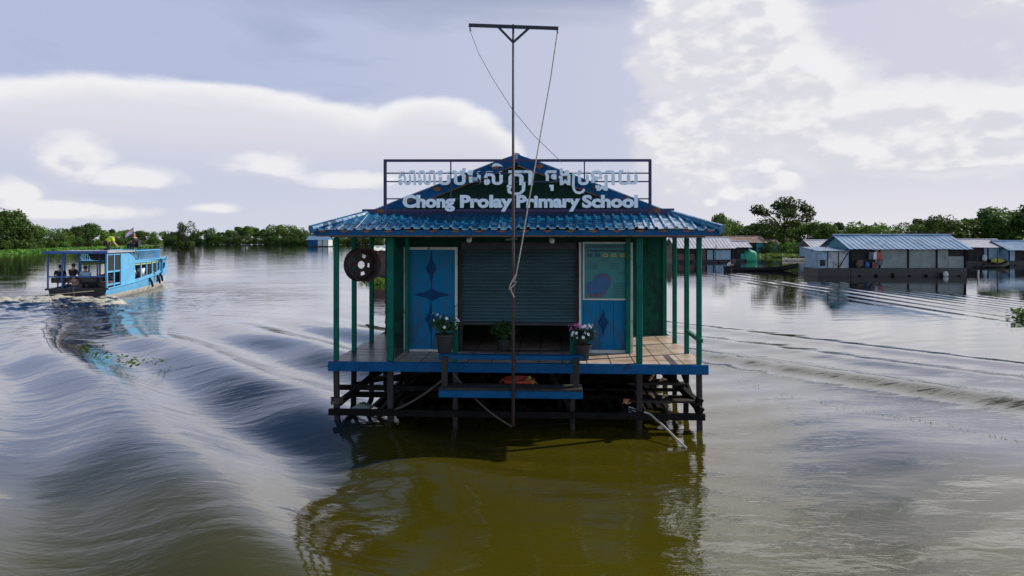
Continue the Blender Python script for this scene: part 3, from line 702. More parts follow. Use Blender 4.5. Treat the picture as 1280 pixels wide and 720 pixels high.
POSES = {   # pelvis at origin; facing +y
 'sit': dict(chest=(0, .05, .30), neck=(0, .06, .50), head=(0, .09, .66), el=(.27, .10, .20), ha=(.20, .34, .12), kn=(.12, .44, .03), an=(.12, .42, -.40), toe=(.13, .56, -.43)),
 'lean': dict(chest=(0, .12, .28), neck=(0, .22, .46), head=(0, .29, .60), el=(.27, .30, .22), ha=(.18, .55, .18), kn=(.13, .42, .02), an=(.13, .36, -.40), toe=(.14, .50, -.43)),
 'bend': dict(chest=(0, .32, .26), neck=(0, .50, .28), head=(0, .64, .26), el=(.26, .50, -.02), ha=(.20, .66, -.22), kn=(.12, .10, -.42), an=(.12, -.04, -.82), toe=(.13, .12, -.86)),
 'kneel': dict(chest=(0, .24, .22), neck=(0, .40, .27), head=(0, .54, .27), el=(.26, .40, -.02), ha=(.20, .58, -.22), kn=(.13, .16, -.38), an=(.13, -.26, -.42), toe=(.13, -.38, -.38)),
 'stand': dict(chest=(0, .02, .32), neck=(0, .02, .52), head=(0, .05, .68), el=(.27, .05, .18), ha=(.22, .25, .05), kn=(.11, .03, -.43), an=(.11, 0, -.84), toe=(.12, .14, -.88)),
}
def person(label, loc, rz, pose, shirt, legs=GREYCLOTH, group=None, hat=None, bald=False):
    t = thing('person', label, 'person', loc, rz, group); p = {k: Vector(v) for k, v in POSES[pose].items()}
    V, E_, Rr = [], [], []
    def add(v, r, par=None):
        V.append(Vector(v)); Rr.append(r)
        if par is not None: E_.append((par, len(V) - 1))
        return len(V) - 1
    pel = add((0, 0, 0), (.155, .115)); ch = add(p['chest'], (.175, .12), pel); nb = add(p['chest'].lerp(p['neck'], .72), (.13, .085), ch)
    nk = add(p['neck'], .055, nb); hd = add(p['head'] - (p['head'] - p['neck']) * .25, .075, nk); h2 = add(p['head'], (.085, .10), hd); h3 = add(p['head'] + (p['head'] - p['neck']).normalized() * .09, .07, h2)
    add(p['head'] + Vector((0, .095, -.02)), .02, h2)
    for sx in (-1, 1):
        f = lambda v: Vector((v.x * sx, v.y, v.z))
        shp = p['chest'].lerp(p['neck'], .6); sh = add(Vector((sx * .19, shp.y, shp.z)), .062, nb)
        el = add(f(p['el']), .045, sh); ha = add(f(p['ha']), .032, el)
        d = (f(p['ha']) - f(p['el'])).normalized(); pa = add(f(p['ha']) + d * .07, (.04, .022), ha)
        hip = add((sx * .095, .02, -.03), .092, pel); kn = add(f(p['kn']), .062, hip); an = add(f(p['an']), .042, kn); add(f(p['toe']), .035, an)
    link_mesh('body', skin_mesh(V, E_, Rr), SKIN, t)
    # shirt: torso and sleeves
    V, E_, Rr = [], [], []
    pel = add((0, 0, .02), (.19, .15)); ch = add(p['chest'], (.215, .16), pel); nb = add(p['chest'].lerp(p['neck'], .72), (.17, .125), ch)
    for sx in (-1, 1):
        shp = p['chest'].lerp(p['neck'], .6); sh = add(Vector((sx * .195, shp.y, shp.z)), .085, nb); e = Vector((p['el'].x * sx, p['el'].y, p['el'].z)); add(Vector((sx * .195, shp.y, shp.z)).lerp(e, .75), .062, sh)
    link_mesh('shirt', skin_mesh(V, E_, Rr), shirt, t)
    V, E_, Rr = [], [], []
    pel = add((0, 0, 0), (.162, .125))
    for sx in (-1, 1):
        hip = add((sx * .095, .02, -.03), .102, pel); kn = add((p['kn'].x * sx, p['kn'].y, p['kn'].z), .074, hip); a_ = Vector((p['an'].x * sx, p['an'].y, p['an'].z)); k_ = Vector((p['kn'].x * sx, p['kn'].y, p['kn'].z)); add(k_.lerp(a_, .7), .058, kn)
    link_mesh('trousers', skin_mesh(V, E_, Rr), legs, t)
    if not bald:
        hb = MB(); up = (p['head'] - p['neck']).normalized(); c = p['head'] + up * .045 + Vector((0, -.022, 0))
        hb.blob(c, (.098, .108, .10) if not hat else (.115, .13, .085), 3, .015, 3); hb.build('hat' if hat else 'hair', hat or HAIRM, t, smooth=True)
    return t

# ------------------------------------------------------------------ boats
def hull_grid(st, n=7):
    rows = []
    for s, w, zk, zt in st:
        row = []
        for i in range(2 * n + 1):
            q = (i - n) / n; x = w * math.copysign(min(1, abs(q) * 1.25) ** .8, q) ; z = zk + (zt - zk) * abs(q) ** 2.2
            row.append((x, s, z))
        rows.append(row)
    return rows
def interp(tab, s):
    for (a, va), (b, vb) in zip(tab, tab[1:]):
        if s <= b: return va + (vb - va) * (s - a) / (b - a)
    return tab[-1][1]
ST = at(97, 374, 1); tb0 = wat(97, 376.5); tb1 = wat(206, 354)
BYAW = math.atan2(-(tb1.x - tb0.x), tb1.y - tb0.y)
boat = thing('tour_boat', 'sky blue two level tour boat heading away with passengers under its canopy', 'boat', (tb0.x, tb0.y, 0), BYAW)
BM_ = Matrix.Translation((tb0.x, tb0.y, 0)) @ Matrix.Rotation(BYAW, 4, 'Z')
def BW(v): return BM_ @ Vector(v)
WID = [(0, 1.42), (5, 1.55), (9, 1.42), (12, 1.05), (14.5, .55), (16.6, .06)]
SHE = [(0, .62), (4, .74), (9, 1.0), (12, 1.22), (14.5, 1.5), (16.6, 1.78)]
CRM = [(0, .28), (6, .34), (12, .5), (16.6, .9)]
KEE = [(0, -.35), (10, -.35), (14, -.1), (16.6, 1.0)]
SS = [i * .6 for i in range(28)]
for sx in (-1, 1):
    lo, hi = [], []
    for s in SS:
        w = interp(WID, s); zc = interp(CRM, s); zt = interp(SHE, s); zk = interp(KEE, s)
        zc = max(zc, zk + .02)
        lo.append([(0, s, zk), (sx * w * .55, s, zk + .05), (sx * w * .86, s, zk + (zc - zk) * .55), (sx * w * .95, s, zc)])
        hi.append([(sx * w * .95, s, zc), (sx * w * .985, s, (zc + zt) / 2), (sx * w, s, zt)])
    MB().grid(lo).build('lower_hull', HULLWHITE, boat, smooth=True)
    MB().grid(hi).build('upper_hull', TOURBLUE, boat, smooth=True)
    MB().tube([(sx * (interp(WID, s) + .01), s, interp(SHE, s) + .01) for s in SS], .045, 6).build('rub_rail', TOURBLUE, boat)
MB().prism([(-1.42, -.02, .64), (1.42, -.02, .64), (1.35, -.02, .27), (1.2, -.02, -.1), (.75, -.02, -.32), (-.75, -.02, -.32), (-1.2, -.02, -.1), (-1.35, -.02, .27)], (0, .03, 0)).build('transom', HULLDARK, boat)
MB().span((-1.55, -.12, .60), (1.5, .1, .70)).build('stern_rail', HULLDARK, boat)
dk = MB(); dk.grid([[(-interp(WID, s) * .93, s, interp(SHE, s) - .3 if s < 11 else interp(SHE, s) - .06), (interp(WID, s) * .93, s, interp(SHE, s) - .3 if s < 11 else interp(SHE, s) - .06)] for s in SS[:-1]]); dk.build('deck', GREYWOOD, boat)
for a, b in (((-1.5, -.2, .36), (.9, -.3, .56)), ((.6, -.12, .05), (1.5, -.16, .34))): MB().tube([a, b], .03, 6).build('stern_pole', mat('bamboo_pole', (.4, .32, .2), .6, .3, 5, .1), boat)
# stern canopy
MB().span((-1.58, -.25, 2.58), (1.55, 4.3, 2.68)).build('canopy', CANVAS, boat, bevel=.01)
MB().span((-1.60, -.28, 2.555), (1.57, -.245, 2.70)).build('canopy_edge', TOURDK, boat)
for x, y in ((-1.45, 0), (1.43, 0), (-.75, 0), (-1.45, 2.1), (-1.45, 4.1), (0.3, 2.3)): MB().span((x - .035, y - .035, .62), (x + .035, y + .035, 2.575)).build('canopy_post', TOURDK if x < 1 else TOURBLUE, boat)
for z in (1.32, ): MB().span((-1.42, -.03, z - .035), (1.39, .03, z + .035)).build('stern_bar', TOURDK, boat)
MB().span((-1.38, .2, 1.02), (.8, .25, 1.26)).build('bench_back', HULLDARK, boat); MB().span((-1.38, .25, .98), (.8, .62, 1.03)).build('bench', GREYWOOD, boat)
MB().span((.9, .6, .36), (1.25, 1.7, 1.0)).build('engine_box', BROWNWALL, boat, bevel=.02)
MB().span((-1.40, 4.15, .5), (1.40, 4.2, 1.15)).build('bulkhead', HULLDARK, boat)
MB().prism([(-1.0, 4.1, 2.575), (1.40, 4.1, 2.575), (1.40, 4.1, 1.85), (.4, 4.1, 1.85), (.1, 4.1, 2.05), (-.8, 4.1, 2.1)], (0, .04, 0)).build('canopy_shade_sheet', HULLDARK, boat)  # added dark sheet standing in for the shade under the canopy
MB().span((-1.5, -.2, 2.54), (1.5, 4.05, 2.572)).build('canopy_shade_lining', HULLDARK, boat)  # added black layer, paints the canopy underside as shaded
# starboard and port cabin sides
def strip(sx, s0, s1, z0, z1, m, name, dx=0):
    g_ = MB(); n = max(2, int((s1 - s0) / .5)); rows = []
    for i in range(n + 1):
        s = s0 + (s1 - s0) * i / n; w = interp(WID, s) - .02 + dx
        f0 = z0(s) if callable(z0) else z0; f1 = z1(s) if callable(z1) else z1
        rows.append([(sx * w, s, f0), (sx * w, s, f1)])
    return g_.grid(rows, thick=(-sx * .05, 0, 0)).build(name, m, boat)
she = lambda s: interp(SHE, s)
for sx in (-1, 1):
    if sx > 0:
        for s in (.06, 1.05, 2.05): MB().span((1.40 + s * .02, s - .05, .7), (1.46 + s * .02, s + .05, 2.57)).build('window_frame', TOURBLUE, boat)
        for z in (.85, 1.55, 2.5): MB().span((1.41, .1, z - .045), (1.455, 2.0, z + .045)).build('window_frame', TOURBLUE, boat)
        for s0, z0, z1 in ((.11, 1.6, 2.45), (1.10, 1.6, 2.45), (.11, .9, 1.5)): 
            if z0 > 1: MB().span((1.42, s0, z0), (1.44, s0 + .89, z1)).build('dark_screen', HOUSEDARK, boat)
    if sx > 0: strip(sx, 2.1, 4.3, she, lambda s: 2.55 - max(0, (s - 3.3)) * .25, TOURBLUE, 'side_panel')
    strip(sx, 4.3, 10.6, she, lambda s: she(s) + .16, TOURBLUE, 'side_panel')
    strip(sx, 4.3, 10.6, 1.88, 2.08, TOURBLUE, 'top_panel'); strip(sx, 4.6, 10.4, 1.76, 1.878, CURTAIN, 'curtain', -.06)
    for s in (4.35, 5.6, 6.85, 8.1, 9.35, 10.5): MB().span((sx * (interp(WID, s) - .06) - .03, s - .07, she(s) + .1), (sx * (interp(WID, s) - .06) + .03, s + .07, 1.9)).build('window_post', TOURBLUE, boat)
    strip(sx, 7.7, 10.4, lambda s: she(s) + .17, 1.87, CURTAIN if sx < 0 else HOUSEDARK, 'curtain', -.12)
    MB().tube([(sx * (interp(WID, s) - .05), s, 2.62 - (.0 if s > 4.5 else 0)) for s in (4.5, 6, 8, 10.6)], .035, 6).build('roof_rail', TOURBLUE, boat)
    MB().tube([(sx * 1.5, 3.2, 2.72), (sx * 1.53, 4.8, 2.1)], .035, 6).build('stair_rail', TOURBLUE, boat)
    bl = MB()
    for k in range(22):
        s = 4.6 + k * .28; bl.tube([(sx * (interp(WID, s) - .05), s, 2.08), (sx * (interp(WID, s) - .05), s, 2.6)], .022, 5)
    bl.build('balusters', TOURBLUE, boat)
    for s in (7.4, 9.3, 10.4):
        w = interp(WID, s) + .06; b_ = MB().tube([(sx * w, s - .25, she(s) - .1), (sx * (w + .02), s + .1, she(s) - .35), (sx * w, s + .35, she(s) - .62)], .075, 8).build('fender', HULLDARK, boat)
MB().span((-1.5, 4.25, 2.02), (1.5, 10.7, 2.07)).build('cabin_roof', TOURBLUE, boat)
MB().span((-1.36, 10.6, 1.0), (1.36, 10.66, 2.0)).build('cabin_front', TOURBLUE, boat)
MB().tube([(-1.3, 10.65, 2.62), (1.3, 10.65, 2.62)], .035, 6).build('roof_rail', TOURBLUE, boat)
sb = MB(); sb.span((1.0, 5.0, .5), (1.35, 10, .9)); sb.build('bench', GREYWOOD, boat)
for sx in (-1, 1): MB().grid([[(sx * interp(WID, s), s, interp(SHE, s)), (sx * (interp(WID, s) + .05), s, interp(SHE, s) + .28)] for s in (12.6, 13.6, 14.5, 15.5, 16.6)], thick=(-sx * .04, 0, 0)).build('bow_bulwark', TOURBLUE, boat)
fg = thing('small_flag', 'small red, white and blue flag flying on the tour boat roof', 'flag', BW((.95, 6.0, 2.08)), BYAW)
MB().tube([(0, 0, 0), (-.05, 0, 2.0)], .018, 6).build('staff', GREYWOOD, fg)
for z0, z1, m, nm in ((1.62, 1.70, mat('flag_blue', (.22, .20, .45), .8, .1, 3, 0), 'blue_stripe'), (1.70, 1.90, mat('flag_white', (.75, .62, .68), .8, .1, 3, 0), 'white_stripe'), (1.90, 1.98, mat('flag_red', (.55, .12, .12), .8, .1, 3, 0), 'red_stripe')):
    MB().grid([[(-.04 - .45 * i / 8, .05 * math.sin(i * .9), z0 - .35 * i / 8), (-.04 - .45 * i / 8, .05 * math.sin(i * .9), z1 - .35 * i / 8)] for i in range(9)], thick=(0, .008, 0)).build(nm, m, fg)
ch = thing('roof_chair', 'dark folding chair on the tour boat roof under the man in black', 'chair', BW((.85, 6.6, 2.075)), BYAW)
MB().span((-.25, -.25, .76), (.25, .25, .80)).build('seat', HULLDARK, ch); MB().span((.21, -.25, .802), (.25, .25, 1.2)).build('backrest', HULLDARK, ch)
for x in (-.23, .23):
    for y in (-.23, .23): MB().span((x - .02, y - .02, 0), (x + .02, y + .02, .758)).build('leg', DARKMETAL, ch)
person('man in a black shirt sitting on the tour boat roof beside the flag', BW((.85, 6.6, 2.97)), BYAW + R(70), 'sit', BLACKCLOTH, BLACKCLOTH, bald=True)
person('person in a lime yellow shirt and grey cap bending forward on the boat canopy', BW((.55, 2.5, 3.15)), BYAW - R(75), 'kneel', HIVIS, BLACKCLOTH, hat=GREYCLOTH)
for (x, y, z, rz, ps, sh, lb) in (
    (-1.15, .75, 1.15, 20, 'sit', BLACKCLOTH, 'dark clothed passenger at the far left of the boat stern'),
    (-.62, .95, 1.2, -20, 'sit', BLACKCLOTH, 'dark clothed passenger second from the left in the boat stern'),
    (.12, .75, 1.08, 30, 'sit', BLUECLOTH, 'passenger in a pale blue shirt in the middle of the boat stern'),
    (.95, 1.9, 1.22, 100, 'sit', BLACKCLOTH, 'dark clothed passenger sitting by the right stern post of the boat'),
    (-.15, .35, .72, 160, 'lean', GREYCLOTH, 'person in grey crouching low at the boat transom'),
    (1.02, 5.1, 1.02, 0, 'sit', WHITECLOTH, 'white shirted passenger with black hair at the first cabin window'),
    (1.02, 7.3, 1.02, 60, 'sit', WHITECLOTH, 'white shirted passenger at the middle cabin window'),
    (1.0, 8.4, 1.08, -70, 'sit', WHITECLOTH, 'white shirted passenger at the cabin window nearest the bow')):
    person(lb, BW((x, y, z)), BYAW + R(rz), ps, sh)

def sampan(name, label, c, rz, L_, w, m, sheer=.28):
    t = thing(name, label, 'boat', c, rz)
    st = []
    for i in range(25):
        q = i / 24; s = (q - .45) * L_; ww = w * max(.05, (1 - abs(2 * q - 1) ** 2.6)) * (.9 if q < .1 else 1)
        up = max(0, q - .55) ** 2 * 2.2 + max(0, .15 - q) * 1.0
        st.append((s, ww, -.12 + up * 1.0, sheer + up * 1.15))
    o = MB().grid(hull_grid(st), thick=(0, 0, .03)).build('hull', m, t)
    for s in (-.25, .0, .25): MB().span((-w * .85, s * L_ - .08, sheer - .08), (w * .85, s * L_ + .08, sheer - .04)).build('thwart', GREYWOOD, t)
    MB().span((-w * .7, -.4 * L_, -.02), (w * .7, .3 * L_, .03)).build('floor_boards', GREYWOOD, t)
    return t
sp = wat(946, 338.5)
SPY = R(-97)
sampan('wooden_longboat', 'long dark wooden boat with raised bow crossing in front of the floating houses', sp, SPY, 7.6, .55, HULLDARK, .30)
person('person in a white shirt crouching at the stern of the long wooden boat', sp + Vector((-3.0, .3, .42)), SPY, 'lean', WHITECLOTH, BLACKCLOTH)
q = wat(1001, 326); sampan('small_white_boat', 'small white boat moored beside the left end of the long blue roofed house', q, R(-85), 6.5, .6, HULLWHITE, .35)

# ------------------------------------------------------------------ floating houses
def fhouse(label, px0, px1, wl, depth, eave, rise, roofm, panels, base=.5, rot=0, over=.4, ridge='x', lean=None, group=None, cells=()):
    """panels: list of (fraction0, fraction1, z0f, z1f, material) along the front wall"""
    Y = F * H / (wl - HY); x0, x1 = (px0 - CX) / F * Y, (px1 - CX) / F * Y; Wd = x1 - x0
    t = thing('floating_house', label, 'house', ((x0 + x1) / 2, Y, 0), R(rot), group)
    h = Wd / 2
    MB().span((-h, 0, -.3), (h, depth, base)).build('pontoon', HULLDARK, t)
    n = int(Wd / 1.6) + 1
    lg = MB()
    for k in range(n): lg.tube([(-h + (k + .5) * Wd / n, -.12, -.05 + .1 * (k % 3)), (-h + (k + .5) * Wd / n, .4, .05)], .13, 7)
    lg.build('float_logs', DKWOOD, t)
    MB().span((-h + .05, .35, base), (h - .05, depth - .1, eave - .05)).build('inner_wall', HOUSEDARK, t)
    for a, b, z0, z1, m in panels:
        MB().span((-h + a * Wd + .01, .22, base + z0 * (eave - base) + .003), (-h + b * Wd - .01, .30, base + z1 * (eave - base) - .003)).build('wall_panel', m, t)
    for k in range(int(Wd / 3) + 2):
        x = -h + .06 + (Wd - .12) * k / (int(Wd / 3) + 1); MB().span((x - .06, .12, base), (x + .06, .21, eave)).build('wall_post', DKWOOD, t)
    for sx in (-1, 1): MB().span((sx * h - .04, .3, base), (sx * h + .04, depth - .1, eave)).build('end_wall', panels[0 if sx < 0 else -1][4], t)
    # corrugated roof
    rows_f, rows_b = [], []
    nn = int(Wd / .11)
    for i in range(nn + 1):
        x = -h - over + (Wd + 2 * over) * i / nn; d = .045 * (1 if (i % 4) < 2 else 0)
        rows_f.append([(x, -over + (depth / 2 + over) * k / 3, eave + d + rise * k / 3 + .02 * math.sin(i * .2 + k)) for k in range(4)])
        rows_b.append([(x, depth / 2 + (depth / 2 + over) * k / 3, eave + d + rise * (1 - k / 3)) for k in range(4)])
    rf = MB().grid(rows_f, thick=(0, 0, -.02)).build('roof', roofm, t)
    MB().grid(rows_b, thick=(0, 0, -.02)).build('roof_back', roofm, rf)
    MB().tube([(-h - over, depth / 2, eave + rise + .03), (h + over, depth / 2, eave + rise + .03)], .12, 7).build('ridge_cap', roofm, rf)
    for sx in (-1, 1): MB().prism([(sx * h, .3, eave - .02), (sx * h, depth / 2, eave + rise - .06), (sx * h, depth - .3, eave - .02)], (-sx * .05, 0, 0)).build('gable', HOUSETEAL if roofm is BLUEROOF else BROWNWALL, t)
    return t
ha = fhouse('long grey floating house with striped blue zinc roof right of the school', 1064, 1209, 345, 6.0, 2.42, 1.25, BLUEROOF,
       [(0, .21, .0, .0001, HOUSEDARK), (.215, .85, 0, 1, HOUSEGREY), (.85, .985, 0, .62, HOUSEGREY)], base=.72, over=.35)
# its pale blue side room on the left
h0 = -((1209 - 1064) / 2) / F * 65.1
MB().span((h0 - 3.0, .05, -.3), (h0 - .02, 3.2, .70)).build('pontoon', HULLDARK, ha)
for x0, x1, m in ((-2.9, -2.05, HOUSEBLUE), (-2.0, -1.05, PANEL), (-1.0, -.1, PANEL)): MB().span((h0 + x0, .30, .71), (h0 + x1, .36, 2.22)).build('side_room_wall', m, ha)
MB().span((h0 - 2.95, .4, .71), (h0 - 2.9, 3.1, 2.2)).build('side_room_wall', HOUSEBLUE, ha)
MB().bar((h0 - .95, .27, .8), (h0 - .15, .27, 2.1), .07, .05).build('wall_brace', DKWOOD, ha)
for x in (-2.02, -1.03): MB().span((h0 + x - .03, .25, .72), (h0 + x + .03, .295, 2.2)).build('wall_batten', GREYWOOD, ha)
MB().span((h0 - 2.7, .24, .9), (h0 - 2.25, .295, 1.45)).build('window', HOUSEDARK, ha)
rows = [[(h0 - 3.2 + 3.1 * i / 40, -.2 + 3.5 * k / 2, 2.28 + .3 * k / 2 + .03 * (i % 4 < 2)) for k in range(3)] for i in range(41)]
MB().grid(rows, thick=(0, 0, -.02)).build('side_room_roof', BLUEROOF, ha)
for x, z in ((-.9, 1.2), (1.5, 1.0), (2.6, 1.3)): MB().span((h0 + 1.2 + x * .5, .1, z - .3), (h0 + 1.6 + x * .5, .2, z + .25)).build('hanging_cloth', BROWNWALL if x < 2 else GREYCLOTH, ha)
MB().tube([tuple(x) for x in ((5.9, -.5, -.6), (5.95, -.5, .55))], .07, 7).build('mooring_stake', WHITE, ha)

fhouse('floating house with pale blue roof behind the right end of the long house', 1210, 1262, 331, 6.0, 2.25, 1.0, PALEROOF,
       [(0, .38, 0, .0001, HOUSEDARK), (.42, .78, .1, 1, HOUSEBLUE), (.78, .99, 0, .55, HOUSEGREY)], base=.5)
fhouse('open fronted floating house with blue roof at the right edge of the picture', 1262, 1330, 331.5, 6.0, 1.9, 1.15, BLUEROOF,
       [(0, .12, 0, 1, HOUSEBLUE), (.3, .42, 0, .4, WHITE), (.6, .99, 0, 1, HOUSETEAL)], base=.55)
fhouse('low floating house with white tin roof and pale side behind the long blue roofed house', 1015, 1052, 325, 5.0, 2.05, 1.1, PALEROOF,
       [(0, .5, 0, 1, HOUSEBLUE), (.5, .98, 0, 1, WHITE)], base=.5)
fhouse('blue walled floating house with rusty pale roof just right of the school porch', 846, 916, 328, 7.0, 2.0, 1.55, PALEROOF,
       [(0, .35, 0, .5, BROWNWALL), (.42, .52, 0, 1, BROWNWALL), (.55, .97, .0, .85, HOUSEBLUE)], base=.4)
fhouse('small dark house with white awning roof beside the blue walled house', 920, 936, 327, 4.0, 2.1, .9, PALEROOF,
       [(0, .35, 0, 1, HOUSEDARK), (.4, .95, 0, .45, HOUSETEAL)], base=.4)
fhouse('distant teal floating house with rusty red roof below the big tree', 913, 957, 319.5, 7.0, 2.6, 1.3, RUSTROOF,
       [(0, .3, 0, 1, HOUSETEAL), (.3, .42, 0, .6, BROWNWALL), (.5, .62, 0, .7, HOUSEBLUE), (.75, .99, 0, 1, HOUSETEAL)], base=.4)
fhouse('distant teal floating house with brown roof at the foot of the big tree', 958, 974, 319, 6.0, 2.4, .8, RUSTROOF,
       [(0, .3, 0, .5, RED), (.4, .99, 0, 1, HOUSETEAL)], base=.4)
fhouse('small far blue and white floating house left of the school porch', 384, 410, 308.5, 8.0, 3.0, 1.8, BLUEROOF,
       [(0, .45, 0, 1, BLUE), (.48, .7, 0, 1, WHITE), (.72, .98, 0, 1, WHITE)], base=.4)
fhouse('dark floating house with scalloped white roof edge seen through the left porch posts', 463.5, 500, 350, 5.0, 2.38, .25, WHITE,
       [(0, .99, 0, 1, BROWNWALL)], base=.4, over=.25)
# green tarpaulin bundle by the white awning house
q = wat(938, 327.0); tp = MB(); rnd = random.Random(4); NA = 26
prof_ = [(1.0, -.1), (1.03, .45), (.98, .95), (.93, 1.35), (.72, 1.58), (.35, 1.70)]
rows = []
for r_k, zz in prof_:
    row = []
    for k in range(NA):
        a_ = 2 * math.pi * k / NA; ca, sa = math.cos(a_), math.sin(a_)
        sq = 1 / max(abs(ca), abs(sa)) ** .7; fold = 1 + .07 * math.sin(a_ * 9 + zz * 2) + rnd.uniform(-.03, .03)
        row.append(tp.bm.verts.new(q + Vector((ca * sq * 1.05 * r_k * fold, sa * sq * .8 * r_k * fold + .8, zz + .06 * math.sin(a_ * 3) + rnd.uniform(-.04, .04)))))
    rows.append(row)
for r0_, r1_ in zip(rows, rows[1:]):
    for k in range(NA): tp.bm.faces.new((r0_[k], r0_[(k + 1) % NA], r1_[(k + 1) % NA], r1_[k]))
tp.bm.faces.new(rows[-1]); tp.bm.faces.new(list(reversed(rows[0])))
lab(tp.build('covered_stack', TARP, None, smooth=True), 'bright green tarpaulin covered stack on the water beside the white awning', 'tarp')
q = wat(1243, 331); yb = MB().blob(q + Vector((0, -.6, .55)), (.9, .4, .35), 3, .12, 8); lab(yb.build('yellow_heap', YELLOW, None), 'yellow heap lying in front of the house with pale blue roof', 'heap')
q = wat(1236, 334.5); sampan('small_rowboat', 'small low dark boat in front of the pale blue roofed house on the right', q, R(-80), 5, .5, HULLDARK, .3)

def jar(loc, r, h, m, label, name='water_jar', cat='jar'):
    o = MB().lathe([(r * .6, 0), (r * .95, h * .3), (r, h * .55), (r * .8, h * .85), (r * .55, h * .92), (r * .62, h)], 16, Matrix.Translation(loc)).build(name, m, None, smooth=True); return lab(o, label, cat)
hx = lambda px, Y: (px - CX) / F * Y
jar((hx(1074, 65), 65.15, .72), .24, .75, BROWNWALL, 'brown water jar in the dark doorway of the long house')
jar((hx(1085, 65), 65.2, .72), .2, .55, mat('blue_barrel', (.02, .10, .30), .5, .2, 5, .1), 'blue plastic barrel in the dark doorway of the long house', 'plastic_barrel', 'barrel')
jar((hx(1182, 64.6), 64.6, -.05), .22, .5, WHITE, 'small white float beside the front of the long house', 'float_buoy', 'float')
jar((hx(1232, 93), 93.2, .5), .3, .8, WHITE, 'white jar on the front of the pale blue roofed house', 'water_jar', 'jar')
for k, (px, m, lb) in enumerate(((1093, WHITECLOTH, 'white cloth hanging in the doorway of the long house'), (1099, RED, 'red cloth hanging in the doorway of the long house'), (1089, GREYCLOTH, 'grey cloth hanging at the left of the long house doorway'))):
    c = Vector((hx(px, 65.1), 65.1, 2.15)); g_ = MB()
    g_.grid([[(c.x - .22 + .44 * i / 6, c.y + .03 * math.sin(i * 1.7 + k), c.z), (c.x - .2 + .40 * i / 6, c.y + .05 * math.sin(i * 1.7 + k), c.z - .65)] for i in range(7)], thick=(0, .012, 0))
    lab(g_.build('hanging_laundry', m, None), lb, 'laundry')
for k, (px, wl, lb) in enumerate(((958, 326, 'thin wooden mooring pole standing in the water left of the small white boat'), (1222, 336, 'thin wooden mooring pole in front of the pale blue roofed house'), (1246, 340, 'leaning wooden mooring pole near the right picture edge'), (893, 329, 'thin wooden mooring pole in front of the blue walled house'))):
    p = wat(px, wl); lab(MB().tube([p + Vector((0, 0, -.5)), p + Vector((.12 * (k - 1), 0, 1.6 + .3 * k))], [.06, .05], 7).build('mooring_pole', GREYWOOD, None), lb, 'pole')

# ------------------------------------------------------------------ trees
def crown_mesh(seed, lobes, n, size):
    rnd = random.Random(seed); V, Fc = [], []
    for k in range(n):
        (cx, cy, cz, r, fl) = lobes[rnd.randrange(len(lobes))]
        d = Vector((rnd.gauss(0, 1), rnd.gauss(0, 1), rnd.gauss(0, 1))).normalized()
        rad = r * (rnd.uniform(.35, 1.0) ** .55) * (1 + .16 * math.sin(d.x * 7 + seed) * math.cos(d.z * 6 - seed))
        p = Vector((cx, cy, cz)) + Vector((d.x * rad, d.y * rad, d.z * rad * fl))
        nn = (d * .8 + Vector((rnd.gauss(0, .6), rnd.gauss(0, .6), rnd.gauss(.25, .5)))).normalized()
        t = nn.cross(Vector((rnd.gauss(0, 1), rnd.gauss(0, 1), rnd.gauss(0, 1)))).normalized(); b = nn.cross(t); s = size * rnd.uniform(.55, 1.35)
        i0 = len(V); V += [p - t * s, p + b * s * .55 - t * s * .1, p + t * s, p - b * s * .55 + t * s * .1]; Fc.append((i0, i0 + 1, i0 + 2, i0 + 3))
    me = bpy.data.meshes.new('crown'); me.from_pydata([tuple(v) for v in V], [], Fc); return me
def make_tree(seed, h, wide, kind):
    """kind: bush / round / spread; unit is metres, base at the origin"""
    rnd = random.Random(seed); lobes = []; tips = []
    if kind == 'bush':
        for k in range(9): 
            a = rnd.uniform(0, 6.28); rr = rnd.uniform(.1, .36) * wide; r = rnd.uniform(.17, .27) * h * 1.1; z = rnd.uniform(.25, .78) * h
            lobes.append((math.cos(a) * rr, math.sin(a) * rr, max(r * .75, z - .1 * rr), r, rnd.uniform(.75, 1)))
        for k in range(7):
            a = k * .9 + rnd.uniform(0, .5); rr = rnd.uniform(.15, .36) * wide; r = rnd.uniform(.15, .2) * h
            lobes.append((math.cos(a) * rr, math.sin(a) * rr, r * .7, r, .85))
        n, size = 4200, .034 * h
    elif kind == 'round':
        for k in range(12):
            a = rnd.uniform(0, 6.28); rr = rnd.uniform(.05, .34) * wide; z = rnd.uniform(.38, .86) * h; r = rnd.uniform(.12, .2) * h
            lobes.append((math.cos(a) * rr * (1.15 - abs(z / h - .55)), math.sin(a) * rr, z, r, rnd.uniform(.7, .95)))
        n, size = 3800, .03 * h
    else:
        for k in range(17):
            a = rnd.uniform(0, 6.28); rr = rnd.uniform(.12, .5) * wide; z = (.95 - .35 * (rr / (.5 * wide)) ** 1.6 + rnd.uniform(-.14, .04)) * h - .08 * h; r = rnd.uniform(.07, .13) * h
            lobes.append((math.cos(a) * rr, math.sin(a) * rr, z, r * 1.15, rnd.uniform(.55, .8)))
        n, size = 3400, .021 * h
    cm = crown_mesh(seed, lobes, n, size)
    t = MB(); base = h * (.03 if kind == 'bush' else .026)
    fork = Vector((rnd.uniform(-.05, .05) * h, rnd.uniform(-.05, .05) * h, h * (.22 if kind == 'bush' else .36)))
    t.tube([(0, 0, -.4), fork * .5 + Vector((.02 * h, 0, 0)), fork], [base, base * .8, base * .62], 7)
    for lb in lobes:
        e = Vector(lb[:3]); m_ = fork.lerp(e, .5) + Vector((rnd.uniform(-.04, .04), rnd.uniform(-.04, .04), .04)) * h
        t.tube([fork, m_, e], [base * .45, base * .3, base * .12], 5)
    return cm, t
PROT = {}
